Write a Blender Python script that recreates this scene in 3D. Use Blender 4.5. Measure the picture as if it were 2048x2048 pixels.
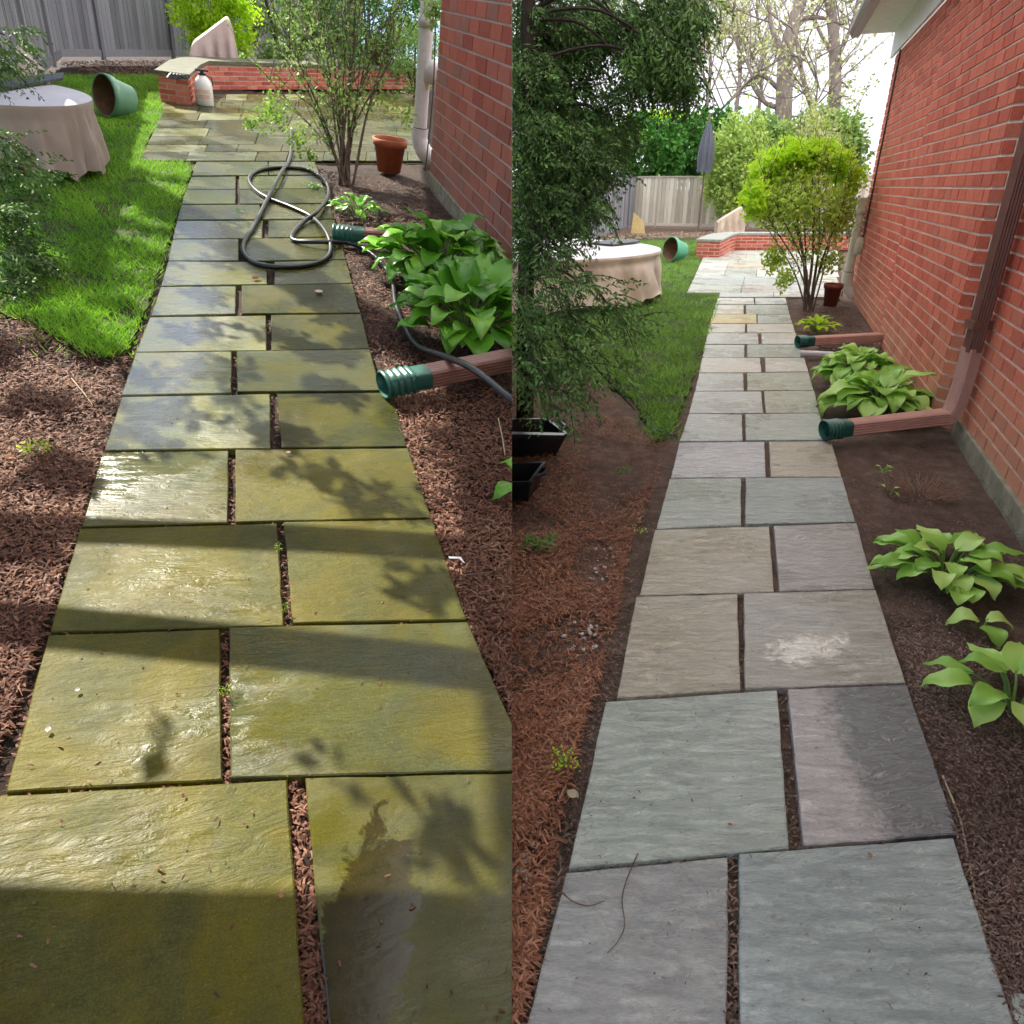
import bpy, math, random
from mathutils import Vector, Matrix, noise
random.seed(7)
RR = random.random
def U(a, b): return a + (b - a) * RR()
S = bpy.context.scene
for o in list(bpy.data.objects): bpy.data.objects.remove(o)
COL = S.collection
# ------------------------------------------------------------------ camera
FP = 1400.0; PITCH = math.atan(652 / 1400.0); HR = 1.6
CP = Vector((0, 0, HR))
CR = Vector((1, 0, 0)); CF = Vector((0, math.cos(PITCH), -math.sin(PITCH))); CU = Vector((0, math.sin(PITCH), math.cos(PITCH)))
cd = bpy.data.cameras.new('camera'); cam = bpy.data.objects.new('camera', cd); COL.objects.link(cam)
cam.location = CP; cam.rotation_euler = (math.pi / 2 - PITCH, 0, 0)
cd.sensor_width = 36; cd.lens = 36 * FP / 2048; cd.clip_start = 0.05; cd.clip_end = 2000
S.camera = cam
# ------------------------------------------------------------------ sky and sun
AZ, EL = math.radians(50), math.radians(50)          # sun: left of straight ahead
SUN = Vector((-math.sin(AZ) * math.cos(EL), math.cos(AZ) * math.cos(EL), math.sin(EL)))
w = bpy.data.worlds.new('World'); S.world = w; w.use_nodes = True
nt = w.node_tree; nt.nodes.clear()
sky = nt.nodes.new('ShaderNodeTexSky'); sky.sky_type = 'NISHITA'; sky.sun_disc = False
sky.sun_elevation = EL; sky.sun_rotation = -AZ; sky.air_density = 1.0; sky.dust_density = 1.0; sky.ozone_density = 2.0
bg = nt.nodes.new('ShaderNodeBackground'); bg.inputs['Strength'].default_value = 0.09
nt.links.new(sky.outputs[0], bg.inputs[0])
# overcast bank of cloud standing on the right-hand side of the sky
bc = nt.nodes.new('ShaderNodeBackground'); bc.inputs['Color'].default_value = (0.93, 0.93, 1.0, 1); bc.inputs['Strength'].default_value = 0.62
tc = nt.nodes.new('ShaderNodeTexCoord'); sx = nt.nodes.new('ShaderNodeSeparateXYZ'); nt.links.new(tc.outputs['Generated'], sx.inputs[0])
mr = nt.nodes.new('ShaderNodeMapRange'); mr.inputs['From Min'].default_value = -0.06; mr.inputs['From Max'].default_value = 0.0
nt.links.new(sx.outputs['X'], mr.inputs['Value'])
mxs = nt.nodes.new('ShaderNodeMixShader'); mr2 = nt.nodes.new('ShaderNodeMapRange'); mr2.inputs['From Min'].default_value = 0.50; mr2.inputs['From Max'].default_value = 0.32; nt.links.new(sx.outputs['Z'], mr2.inputs['Value'])
mm = nt.nodes.new('ShaderNodeMath'); mm.operation = 'MULTIPLY'; nt.links.new(mr.outputs[0], mm.inputs[0]); nt.links.new(mr2.outputs[0], mm.inputs[1]); mz = nt.nodes.new('ShaderNodeMath'); mz.operation = 'GREATER_THAN'; mz.inputs[1].default_value = -.02; nt.links.new(sx.outputs['Z'], mz.inputs[0]); m4 = nt.nodes.new('ShaderNodeMath'); m4.operation = 'MULTIPLY'; nt.links.new(mm.outputs[0], m4.inputs[0]); nt.links.new(mz.outputs[0], m4.inputs[1]); nt.links.new(m4.outputs[0], mxs.inputs[0]); nt.links.new(bg.outputs[0], mxs.inputs[1]); nt.links.new(bc.outputs[0], mxs.inputs[2])
wo = nt.nodes.new('ShaderNodeOutputWorld'); nt.links.new(mxs.outputs[0], wo.inputs[0])
sd = bpy.data.lights.new('sun', 'SUN'); sd.energy = 5.0; sd.angle = math.radians(0.5); sd.color = (1.0, 0.93, 0.80)
so = bpy.data.objects.new('sun', sd); COL.objects.link(so); so.rotation_euler = SUN.to_track_quat('Z', 'Y').to_euler()
S.view_settings.view_transform = 'Standard'; S.view_settings.look = 'None'; S.view_settings.exposure = 1.35; S.view_settings.gamma = 1
S.render.engine = 'CYCLES'; S.render.resolution_x = S.render.resolution_y = 1024
# ------------------------------------------------------------------ the two garden frames
def pixdir(u, v): return CF + CR * ((u - 1024) / FP) - CU * ((v - 1024) / FP)
DL = (CR * -350 - CU * 1970 + CF * 1400).normalized()
UL = -DL; YL = (CR * -524 + CU * 1088 + CF * 1400); YL = (YL - UL * YL.dot(UL)).normalized(); XL = YL.cross(UL).normalized()
HL = 1.715
def frame(x, y, z, o):
    m = Matrix((x, y, z)).transposed().to_4x4(); m.translation = o; return m
FL = frame(XL, YL, UL, CP - UL * HL); FR = Matrix.Identity(4)
FLi = FL.inverted(); FRi = FR
INV = {'L': FLi, 'R': FRi}; FRM = {'L': FL, 'R': FR}
def gp(s, u, v, z=0.0):                      # point of garden s seen at photo pixel (u, v) at height z
    o = INV[s] @ CP; d = INV[s].to_3x3() @ pixdir(u, v)
    t = (z - o.z) / d.z
    return o + d * t
def dp(s, u, v, t):                          # point at distance t (m in front of the camera)
    return INV[s] @ (CP + pixdir(u, v) * t)
def proj(s, p):
    q = FRM[s] @ Vector(p) - CP; k = q.dot(CF)
    return 1024 + FP * q.dot(CR) / k, 1024 - FP * q.dot(CU) / k
def ht(s, p, v):                             # height above ground point p whose picture row is v
    a, b = -1.0, 30.0
    for _ in range(50):
        m = (a + b) / 2
        if proj(s, (p[0], p[1], m))[1] > v: a = m
        else: b = m
    return a
def inpoly(x, y, P):
    c = False; n = len(P)
    for i in range(n):
        x1, y1 = P[i][0], P[i][1]; x2, y2 = P[i - 1][0], P[i - 1][1]
        if (y1 > y) != (y2 > y) and x < (x2 - x1) * (y - y1) / (y2 - y1) + x1: c = not c
    return c
# ------------------------------------------------------------------ mesh building
SIDE = {}
class MB:
    def __init__(s): s.v = []; s.f = []; s.r = []; s.smooth = False
    def face(s, pts, r=None):
        n = len(s.v); s.v.extend([tuple(p) for p in pts]); s.f.append(tuple(range(n, n + len(pts)))); s.r.append(RR() if r is None else r)
    def grid(s, rows, r=None, wrap=False):
        n = len(s.v); m = len(rows[0]); r = RR() if r is None else r
        for row in rows: s.v.extend([tuple(p) for p in row])
        for i in range(len(rows) - 1):
            for j in range(m if wrap else m - 1):
                k = (j + 1) % m
                s.f.append((n + i * m + j, n + i * m + k, n + (i + 1) * m + k, n + (i + 1) * m + j)); s.r.append(r)
    def tube(s, pts, rad, n=8, caps=True, r=None):
        pts = [Vector(p) for p in pts]; rows = []
        if not isinstance(rad, (list, tuple)): rad = [rad] * len(pts)
        up = None
        for i, p in enumerate(pts):
            d = (pts[min(i + 1, len(pts) - 1)] - pts[max(i - 1, 0)])
            if d.length < 1e-9: d = Vector((0, 0, 1))
            d.normalize()
            if up is None: up = Vector((0, 0, 1)) if abs(d.z) < .9 else Vector((1, 0, 0))
            a = d.cross(up)
            if a.length < 1e-6: a = d.orthogonal()
            a.normalize(); b = a.cross(d).normalized(); up = b
            rows.append([p + (a * math.cos(t) + b * math.sin(t)) * rad[i] for t in [2 * math.pi * k / n for k in range(n)]])
        r = RR() if r is None else r
        s.grid(rows, r, True)
        if caps: s.face(rows[0], r); s.face(rows[-1][::-1], r)
    def prism(s, poly, z0, z1, r=None, bev=0.0):
        r = RR() if r is None else r
        lo = [Vector((p[0], p[1], z0)) for p in poly]
        if bev:
            c = sum((Vector((p[0], p[1])) for p in poly), Vector((0, 0))) / len(poly)
            m = [Vector((p[0], p[1], z1 - bev)) for p in poly]
            hi = []
            for p in poly:
                d = c - Vector((p[0], p[1])); d = d.normalized() * bev * 1.4
                hi.append(Vector((p[0] + d.x, p[1] + d.y, z1)))
            s.grid([lo, m, hi], r, True); s.face(hi, r)
        else:
            hi = [Vector((p[0], p[1], z1)) for p in poly]; s.grid([lo, hi], r, True); s.face(hi, r)
        s.face(lo[::-1], r)
    def box(s, c, sz, rz=0, r=None, bev=0):
        x, y = sz[0] / 2, sz[1] / 2; ca, sa = math.cos(rz), math.sin(rz)
        P = [(c[0] + ca * a - sa * b, c[1] + sa * a + ca * b) for a, b in ((-x, -y), (x, -y), (x, y), (-x, y))]
        s.prism(P, c[2], c[2] + sz[2], r, bev)
    def beam(s, p, q, wd, hgt, r=None):          # square bar from p to q
        p = Vector(p); q = Vector(q); d = (q - p).normalized()
        a = d.cross(Vector((0, 0, 1)));
        if a.length < 1e-4: a = Vector((1, 0, 0))
        a.normalize(); b = a.cross(d)
        rows = [[e + a * sa * wd / 2 + b * sb * hgt / 2 for sa, sb in ((-1, -1), (1, -1), (1, 1), (-1, 1))] for e in (p, q)]
        r = RR() if r is None else r
        s.grid(rows, r, True); s.face(rows[0][::-1], r); s.face(rows[1], r)
    def lathe(s, prof, c=(0, 0, 0), n=32, M=None, r=None):
        rows = []
        for rad, z in prof:
            row = [Vector((rad * math.cos(2 * math.pi * k / n), rad * math.sin(2 * math.pi * k / n), z)) for k in range(n)]
            rows.append([(M @ p if M else p) + Vector(c) for p in row])
        s.grid(rows, r, True)
    def build(s, name, mat, side, parent=None, smooth=False, merge=False, mats=None):
        me = bpy.data.meshes.new(name)
        M = FRM[side]
        off = Vector(parent['_o']) if parent else Vector((0, 0, 0))
        me.from_pydata([(v[0] - off.x, v[1] - off.y, v[2] - off.z) for v in s.v], [], s.f)
        at = me.attributes.new('rnd', 'FLOAT', 'FACE'); at.data.foreach_set('value', s.r)
        if smooth: me.polygons.foreach_set('use_smooth', [True] * len(me.polygons))
        me.materials.append(mat); me.update()
        o = bpy.data.objects.new(name, me); COL.objects.link(o)
        if parent: o.parent = parent
        else: o.matrix_world = M
        SIDE[o.name] = side
        if merge: pass
        return o
THINGS = []
def thing(name, label, cat, side, loc=(0, 0, 0), group=None):
    o = bpy.data.objects.new(name, None); COL.objects.link(o); o.empty_display_size = 0.1
    o['_o'] = list(loc); o.matrix_world = FRM[side] @ Matrix.Translation(Vector(loc))
    o['label'] = label; o['category'] = cat
    if group: o['group'] = group
    THINGS.append(o); return o
def tag(o, label, cat, group=None, kind=None):
    if label: o['label'] = label
    if cat: o['category'] = cat
    if group: o['group'] = group
    if kind: o['kind'] = kind
    return o
def struct(o, kind='structure', label=None):
    o['kind'] = kind
    if label: o['label'] = label
    return o
# ------------------------------------------------------------------ materials
def N(nt, t, **kw):
    n = nt.nodes.new(t)
    for k, v in kw.items():
        if k in n.inputs: n.inputs[k].default_value = v
        else: setattr(n, k, v)
    return n
def newmat(name, rough=0.7, spec=0.4):
    m = bpy.data.materials.new(name); m.use_nodes = True; t = m.node_tree
    p = t.nodes['Principled BSDF']; p.inputs['Roughness'].default_value = rough
    p.inputs['Specular IOR Level'].default_value = spec
    return m, t, p
def ramp(t, stops, src=None):
    n = t.nodes.new('ShaderNodeValToRGB'); e = n.color_ramp.elements
    while len(e) < len(stops): e.new(0.5)
    for i, (pos, c) in enumerate(stops): e[i].position = pos; e[i].color = (c[0], c[1], c[2], 1) if not isinstance(c, float) else (c, c, c, 1)
    if src: t.links.new(src, n.inputs[0])
    return n
def nz(t, scale, detail=6, rough=.6, vec=None, dist=0):
    n = N(t, 'ShaderNodeTexNoise'); n.inputs['Scale'].default_value = scale; n.inputs['Detail'].default_value = detail; n.inputs['Roughness'].default_value = rough; n.inputs['Distortion'].default_value = dist
    if vec: t.links.new(vec, n.inputs['Vector'])
    return n
def objco(t, scale=None, rot=None):
    c = t.nodes.new('ShaderNodeTexCoord'); o = c.outputs['Object']
    if scale:
        mp = t.nodes.new('ShaderNodeMapping'); mp.inputs['Scale'].default_value = scale
        if rot: mp.inputs['Rotation'].default_value = rot
        t.links.new(o, mp.inputs[0]); o = mp.outputs[0]
    return o
def bump(t, p, h, strength=.3, dist=.01, normal=None):
    b = t.nodes.new('ShaderNodeBump'); b.inputs['Strength'].default_value = strength; b.inputs['Distance'].default_value = dist
    t.links.new(h, b.inputs['Height'])
    if normal: t.links.new(normal, b.inputs['Normal'])
    t.links.new(b.outputs[0], p.inputs['Normal']); return b.outputs[0]
def mixc(t, f, a, b, mode='MIX'):
    n = t.nodes.new('ShaderNodeMix'); n.data_type = 'RGBA'; n.blend_type = mode
    for s, v in ((0, f), (6, a), (7, b)):
        if isinstance(v, (int, float)): n.inputs[s].default_value = v
        elif isinstance(v, (tuple, list)): n.inputs[s].default_value = (v[0], v[1], v[2], 1)
        else: t.links.new(v, n.inputs[s])
    return n.outputs[2]
def attr(t):
    a = t.nodes.new('ShaderNodeAttribute'); a.attribute_name = 'rnd'; return a.outputs['Fac']
def noisy(name, stops, scale=20, rough=.7, spec=.4, bs=.3, bd=.01, sc2=None, stretch=None, metal=0):
    m, t, p = newmat(name, rough, spec); v = objco(t, stretch)
    n = nz(t, scale, 8, .65, v); c = ramp(t, stops, n.outputs[0]); t.links.new(c.outputs[0], p.inputs['Base Color'])
    n2 = nz(t, sc2 or scale * 3, 6, .7, v); bump(t, p, n2.outputs[0], bs, bd); p.inputs['Metallic'].default_value = metal
    return m
def leafmat(name, c0, c1, c2, rough=.5, trans=.3, spec=.3, nscale=2.5):
    m, t, p = newmat(name, rough, spec)
    a = attr(t); n = nz(t, nscale, 3, .5, objco(t))
    s = t.nodes.new('ShaderNodeMath'); s.operation = 'MULTIPLY_ADD'; s.inputs[1].default_value = .55; t.links.new(a, s.inputs[0])
    s2 = t.nodes.new('ShaderNodeMath'); s2.operation = 'MULTIPLY'; s2.inputs[1].default_value = .45; t.links.new(n.outputs[0], s2.inputs[0]); t.links.new(s2.outputs[0], s.inputs[2])
    c = ramp(t, [(.15, c0), (.5, c1), (.85, c2)], s.outputs[0]); t.links.new(c.outputs[0], p.inputs['Base Color'])
    tr = t.nodes.new('ShaderNodeBsdfTranslucent'); t.links.new(c.outputs[0], tr.inputs['Color'])
    mx = t.nodes.new('ShaderNodeMixShader'); mx.inputs[0].default_value = trans
    t.links.new(p.outputs[0], mx.inputs[1]); t.links.new(tr.outputs[0], mx.inputs[2]); t.links.new(mx.outputs[0], t.nodes['Material Output'].inputs[0])
    return m
def plain(name, c, rough=.5, spec=.5, var=.12, scale=12, metal=0, bs=.1):
    lo = tuple(x * (1 - var) for x in c); hi = tuple(min(1, x * (1 + var)) for x in c)
    return noisy(name, [(.3, lo), (.7, hi)], scale, rough, spec, bs, .003, None, None, metal)
def stone(name, c1, c2, c3, wet=(.13, .5), wscale=1.6, wpos=(.42, .58), ang=.5, bs=.8, fleck=.34, moss=None, spec=.8):
    m, t, p = newmat(name, .4, spec)
    v = objco(t); vs = objco(t, (1.0, 3.4, 1.0), (0, 0, ang))
    big = nz(t, 1.3, 4, .55, v); c = ramp(t, [(.3, c1), (.5, c2), (.7, c3)], big.outputs[0]).outputs[0]
    fine = nz(t, 60, 8, .75, vs); fr = ramp(t, [(.3, 1 - fleck), (.7, 1 + fleck * .4)], fine.outputs[0]); c = mixc(t, .8, c, fr.outputs[0], 'MULTIPLY')
    b0 = nz(t, 7, 7, .68, vs, 1.6); br = ramp(t, [(.32, .74), (.5, 1.0), (.62, 1.10)], b0.outputs[0]); c = mixc(t, .75, c, br.outputs[0], 'MULTIPLY')
    if moss:
        g0 = nz(t, 1.9, 6, .62, v, .5); gr = ramp(t, [(.34, .58), (.5, .92), (.64, 1.12)], g0.outputs[0]); dk = gr.outputs[0]
        mn = nz(t, 2.6, 7, .65, v, .8); mr_ = ramp(t, [(.42, 0.0), (.60, 1.0)], mn.outputs[0]); c = mixc(t, mr_.outputs[0], c, moss[0])
        mn2 = nz(t, 3.4, 8, .75, objco(t, (1.3, 1, 1), (.3, .2, 1)), 1.0); mr2 = ramp(t, [(.52, 0.0), (.70, .85)], mn2.outputs[0]); c = mixc(t, mr2.outputs[0], c, moss[1])
        mn3 = nz(t, 140, 3, .6, v); mr3 = ramp(t, [(.58, 0.0), (.75, .45)], mn3.outputs[0]); c = mixc(t, mr3.outputs[0], c, moss[2])
    if moss: c = mixc(t, .85, c, dk, 'MULTIPLY'); s9 = nz(t, 260, 2, .5, v); r9 = ramp(t, [(.35, .72), (.65, 1.2)], s9.outputs[0]); c = mixc(t, .8, c, r9.outputs[0], 'MULTIPLY')
    t.links.new(c, p.inputs['Base Color'])
    wn = nz(t, wscale, 4, .55, v); wr = ramp(t, [(wpos[0], wet[0]), (wpos[1], wet[1])], wn.outputs[0]); 
    wr2 = t.nodes.new('ShaderNodeMath'); wr2.operation = 'MULTIPLY_ADD'; wr2.inputs[1].default_value = .12; t.links.new(fine.outputs[0], wr2.inputs[0]); t.links.new(wr.outputs[0], wr2.inputs[2]); t.links.new(wr2.outputs[0], p.inputs['Roughness'])
    b1 = nz(t, 9, 6, .62, vs, 1.2); b2 = nz(t, 70, 5, .7, v)
    ad = t.nodes.new('ShaderNodeMath'); ad.operation = 'MULTIPLY_ADD'; ad.inputs[1].default_value = .12; t.links.new(b2.outputs[0], ad.inputs[0]); t.links.new(b1.outputs[0], ad.inputs[2])
    bump(t, p, ad.outputs[0], bs, .035)
    return m
def sg(*a, **k): return stone(*a, **k)
def patch(m, c, rx, ry, ang, base, rough, ior, nscale=9, namp=.5, soft=.06, keep=.07):
    # a real puddle or damp stain with its own outline on one slab
    t = m.node_tree; p = t.nodes['Principled BSDF']; o = objco(t)
    mp = t.nodes.new('ShaderNodeMapping'); mp.vector_type = 'TEXTURE'; mp.inputs['Location'].default_value = c; mp.inputs['Rotation'].default_value = (0, 0, ang); mp.inputs['Scale'].default_value = (rx, ry, 1); t.links.new(o, mp.inputs[0])
    ln = t.nodes.new('ShaderNodeVectorMath'); ln.operation = 'LENGTH'; t.links.new(mp.outputs[0], ln.inputs[0])
    n = nz(t, nscale, 7, .65, o, .6); a = t.nodes.new('ShaderNodeMath'); a.operation = 'MULTIPLY_ADD'; a.inputs[1].default_value = namp * 2; t.links.new(n.outputs[0], a.inputs[0]); t.links.new(ln.outputs['Value'], a.inputs[2])
    k = ramp(t, [(0, 1.0), (1, 0.0)]); mr3 = t.nodes.new('ShaderNodeMapRange'); mr3.inputs['From Min'].default_value = 1 + namp + soft; mr3.inputs['From Max'].default_value = 1 + namp - soft; t.links.new(a.outputs[0], mr3.inputs['Value']); f = mr3.outputs[0]
    def mixin(sock, val):
        l = p.inputs[sock].links
        mx = t.nodes.new('ShaderNodeMix')
        t.links.new(f, mx.inputs[0])
        if l: t.links.new(l[0].from_socket, mx.inputs[2])
        else: mx.inputs[2].default_value = p.inputs[sock].default_value
        mx.inputs[3].default_value = val; t.links.new(mx.outputs[0], p.inputs[sock])
    mixin('Roughness', rough); mixin('IOR', ior)
    if base:
        src = p.inputs['Base Color'].links[0].from_socket; t.links.new(mixc(t, f, src, base, 'MULTIPLY'), p.inputs['Base Color'])
    for b in t.nodes:
        if b.type == 'BUMP':
            m2 = t.nodes.new('ShaderNodeMath'); m2.operation = 'MULTIPLY_ADD'; m2.inputs[1].default_value = -b.inputs['Strength'].default_value * (1 - keep); m2.inputs[2].default_value = b.inputs['Strength'].default_value; t.links.new(f, m2.inputs[0]); t.links.new(m2.outputs[0], b.inputs['Strength'])
ST = {
 'green': sg('bluestone_green', (0.364, 0.402, 0.340), (0.426, 0.465, 0.402), (0.502, 0.515, 0.451)),
 'blue': sg('bluestone_blue', (0.324, 0.363, 0.333), (0.382, 0.422, 0.392), (0.451, 0.480, 0.451)),
 'mauve': sg('bluestone_mauve', (0.304, 0.304, 0.284), (0.353, 0.348, 0.324), (0.392, 0.402, 0.373), ang=1.2),
 'tan': sg('bluestone_tan', (0.414, 0.364, 0.263), (0.477, 0.426, 0.326), (0.515, 0.477, 0.389), ang=.9),
 'pale': sg('bluestone_pale', (0.461, 0.490, 0.461), (0.520, 0.539, 0.500), (0.569, 0.569, 0.529), ang=.4),
 'orange': sg('bluestone_orange', (0.608, 0.414, 0.163), (0.608, 0.502, 0.251), (0.608, 0.564, 0.351)),
 'wet': sg('bluestone_wet', (0.410, 0.376, 0.353), (0.479, 0.433, 0.410), (0.502, 0.479, 0.456), wet=(.05, .20), ang=1.1, bs=.7, spec=1.0),
}
MOSSC = ((0.098, 0.083, 0.003), (0.119, 0.099, 0.020), (0.202, 0.185, 0.052))
MS = {
 'moss': sg('mossy_slab', (0.062, 0.064, 0.012), (0.077, 0.077, 0.013), (0.089, 0.090, 0.022), wet=(.16, .5), wpos=(.38, .52), moss=MOSSC, spec=.3, bs=.25),
 'mossgrey': sg('mossy_grey_slab', (0.039, 0.050, 0.019), (0.055, 0.064, 0.023), (0.070, 0.077, 0.031), wet=(.05, .3), wpos=(.46, .60), moss=((0.066, 0.061, 0.005), (0.050, 0.051, 0.016), (0.116, 0.111, 0.035)), spec=.3, bs=.2, ang=.8),
 'wetblue': stone('wet_mossy_slab', (0.075, 0.088, 0.032), (0.106, 0.118, 0.041), (0.132, 0.147, 0.054), wet=(.14, .4), wpos=(.44, .6), moss=((0.132, 0.122, 0.011), (0.097, 0.103, 0.036), (0.220, 0.206, 0.090)), spec=.45, bs=.25, ang=.7),
}
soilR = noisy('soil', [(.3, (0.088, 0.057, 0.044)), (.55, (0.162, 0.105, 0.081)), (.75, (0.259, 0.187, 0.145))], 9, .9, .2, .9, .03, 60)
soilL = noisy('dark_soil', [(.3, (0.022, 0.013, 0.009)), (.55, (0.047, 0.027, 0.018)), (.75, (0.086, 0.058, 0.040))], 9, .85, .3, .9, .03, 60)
turf = noisy('turf_soil', [(.3, (.03, .05, .012)), (.7, (.07, .09, .03))], 14, .9, .2, .8, .02)
barkchip = leafmat('mulch_chips', (0.061, 0.023, 0.013), (0.144, 0.061, 0.035), (0.259, 0.137, 0.086), .7, 0.0, .3)
rustchip = leafmat('rust_litter', (0.107, 0.041, 0.023), (0.279, 0.115, 0.061), (0.459, 0.246, 0.156), .75, 0.0, .3)
barkchipR = leafmat('mulch_chips_damp', (0.068, 0.039, 0.030), (0.128, 0.083, 0.063), (0.300, 0.195, 0.150), .65, 0.0, .3)
grassL = leafmat('grass_blades', (0.087, 0.233, 0.014), (0.203, 0.451, 0.029), (0.421, 0.686, 0.062), .5, .35, .3, .8)
grassR = leafmat('grass_blades_damp', (0.112, 0.246, 0.028), (0.213, 0.424, 0.056), (0.358, 0.537, 0.135), .5, .3, .3, .8)
hostaM = leafmat('hosta_leaf', (0.057, 0.207, 0.017), (0.115, 0.345, 0.023), (0.230, 0.506, 0.034), .35, .3, .5, 5)
hostaP = leafmat('hosta_leaf_pale', (0.230, 0.483, 0.069), (0.391, 0.690, 0.115), (0.598, 0.805, 0.230), .38, .3, .5, 5)
stemM = leafmat('leaf_stalks', (.14, .25, .05), (.2, .33, .08), (.3, .4, .14), .5, .1)
conM = leafmat('conifer_needles', (0.042, 0.086, 0.026), (0.095, 0.189, 0.049), (0.238, 0.404, 0.094), .6, .12, .25, 1.0)
budM = leafmat('spring_leaves', (0.333, 0.546, 0.024), (0.546, 0.808, 0.036), (0.737, 0.927, 0.095), .5, .5, .3, 1.5)
dullM = leafmat('shrub_leaves', (0.144, 0.264, 0.060), (0.252, 0.408, 0.096), (0.432, 0.576, 0.204), .5, .3, .3, 1.5)
hedgeM = leafmat('hedge_leaves', (0.024, 0.096, 0.014), (0.060, 0.204, 0.030), (0.144, 0.360, 0.060), .5, .3, .3, .35)
catM = leafmat('tree_buds', (0.390, 0.442, 0.156), (0.546, 0.598, 0.260), (0.754, 0.780, 0.442), .6, .4, .2, .2)
twigM = noisy('twig_bark', [(.3, (.07, .048, .035)), (.7, (.16, .115, .085))], 30, .8, .2, .4)
conbark = noisy('conifer_bark', [(.3, (.03, .022, .018)), (.7, (.07, .05, .04))], 20, .9, .2, .6)
barkM = noisy('tree_bark', [(.3, (.14, .11, .10)), (.7, (.30, .25, .23))], 6, .9, .2, .8, .05, 14, (1, 1, .25))
mortR = noisy('mortar_pale', [(.3, (0.690, 0.575, 0.483)), (.7, (0.880, 0.782, 0.667))], 40, .95, .1, .3)
mortL = noisy('mortar_grey', [(.3, (0.480, 0.384, 0.346)), (.7, (0.634, 0.538, 0.480))], 40, .95, .1, .3)
def brickmat(name, stops, low, z0, z1):
    m, t, p = newmat(name, .82, .25)
    c = ramp(t, stops, attr(t)).outputs[0]
    n = nz(t, 45, 8, .7, objco(t)); r = ramp(t, [(.3, .72), (.7, 1.12)], n.outputs[0]); c = mixc(t, 1.0, c, r.outputs[0], 'MULTIPLY')
    s = t.nodes.new('ShaderNodeSeparateXYZ'); t.links.new(objco(t), s.inputs[0])
    n2 = nz(t, 1.2, 5, .6, objco(t)); ad = t.nodes.new('ShaderNodeMath'); ad.operation = 'MULTIPLY_ADD'; ad.inputs[1].default_value = 1.6; t.links.new(n2.outputs[0], ad.inputs[0]); t.links.new(s.outputs['Z'], ad.inputs[2])
    k = t.nodes.new('ShaderNodeMapRange'); k.inputs['From Min'].default_value = z1 + .8; k.inputs['From Max'].default_value = z0 + .8; k.inputs['To Max'].default_value = .5; t.links.new(ad.outputs[0], k.inputs['Value'])
    c = mixc(t, k.outputs[0], c, low); t.links.new(c, p.inputs['Base Color'])
    bump(t, p, n.outputs[0], .45, .004); return m
brR = brickmat('red_brick', [(.0, (.48, .10, .065)), (.4, (.60, .14, .085)), (.75, (.68, .175, .11)), (1.0, (.52, .15, .10))], (.56, .36, .22), .0, .8)
brL = brickmat('red_brick_left', [(.0, (0.306, 0.062, 0.045)), (.4, (0.414, 0.095, 0.062)), (.75, (0.486, 0.135, 0.090)), (1.0, (0.324, 0.126, 0.099))], (0.324, 0.225, 0.171), .0, 1.3)  # brick of the left wall, browner towards the base
brW = brickmat('patio_brick', [(.0, (0.414, 0.086, 0.057)), (.5, (0.575, 0.149, 0.098)), (1.0, (0.667, 0.230, 0.161))], (0.460, 0.230, 0.138), -2.0, -1.5)
# ------------------------------------------------------------------ generic builders
def jpoly(P, j=.0025, n=7):
    out = []
    for i in range(len(P)):
        a = P[i]; b = P[(i + 1) % len(P)]
        out.append((a[0], a[1]))
        for k in range(1, n):
            f = k / n; out.append((a[0] + (b[0] - a[0]) * f + U(-j, j), a[1] + (b[1] - a[1]) * f + U(-j, j)))
    return out
def slab(side, px, mat, parent, label=None, dz=None):
    P = [gp(side, u, v) for u, v in px]
    mb = MB(); h = U(-.003, .003) if dz is None else dz
    mb.prism(jpoly(P, .0018), -.045, h, None, .003)
    o = mb.build('flagstone', mat, side, parent)
    if label: o['label'] = label
    return o
def brickrun(side, parent, A, B, z0, z1, course, blen, bm, mm, proud=.009, depth=.1, name='brickwork', seed=1, joint=.018):
    """A->B on the ground; outward face is to the right of the direction A->B"""
    rs = random.Random(seed); A = Vector((A[0], A[1])); B = Vector((B[0], B[1])); d = (B - A); L = d.length; d.normalize(); n = Vector((d.y, -d.x))
    mb = MB(); z = z0; k = 0
    while z < z1 - .01:
        h = min(course, z1 - z) - joint; x = -(blen / 2 if k % 2 else 0) - rs.random() * 0
        while x < L:
            x0 = max(x, 0) + 0; x1 = min(x + blen - joint, L)
            if x1 - x0 > .02:
                pr = proud + rs.uniform(-.002, .002); a0 = A + d * x0; a1 = A + d * x1; r = rs.random()
                q = [(a0, z), (a1, z), (a1, z + h), (a0, z + h)]
                f = [Vector((p.x + n.x * pr, p.y + n.y * pr, zz)) for p, zz in q]; bk = [Vector((p.x, p.y, zz)) for p, zz in q]
                n0 = len(mb.v); mb.v += [tuple(p) for p in f + bk]
                for fc in ((0, 1, 2, 3), (4, 5, 1, 0), (5, 6, 2, 1), (6, 7, 3, 2), (7, 4, 0, 3)): mb.f.append(tuple(n0 + i for i in fc)); mb.r.append(r)
            x += blen
        z += course; k += 1
    mb.build(name, bm, side, parent)
    m2 = MB(); q = [A, B, B - n * depth, A - n * depth]; m2.prism(q, z0, z1); m2.build('mortar', mm, side, parent)
def leafquad(mb, c, d, nrm, L, W, r=None, fold=.0):
    d = d.normalized(); s = d.cross(nrm)
    if s.length < 1e-5: s = d.orthogonal()
    s = s.normalized() * W / 2
    mb.face([c, c + d * L * .5 + s, c + d * L, c + d * L * .5 - s], r)
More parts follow.
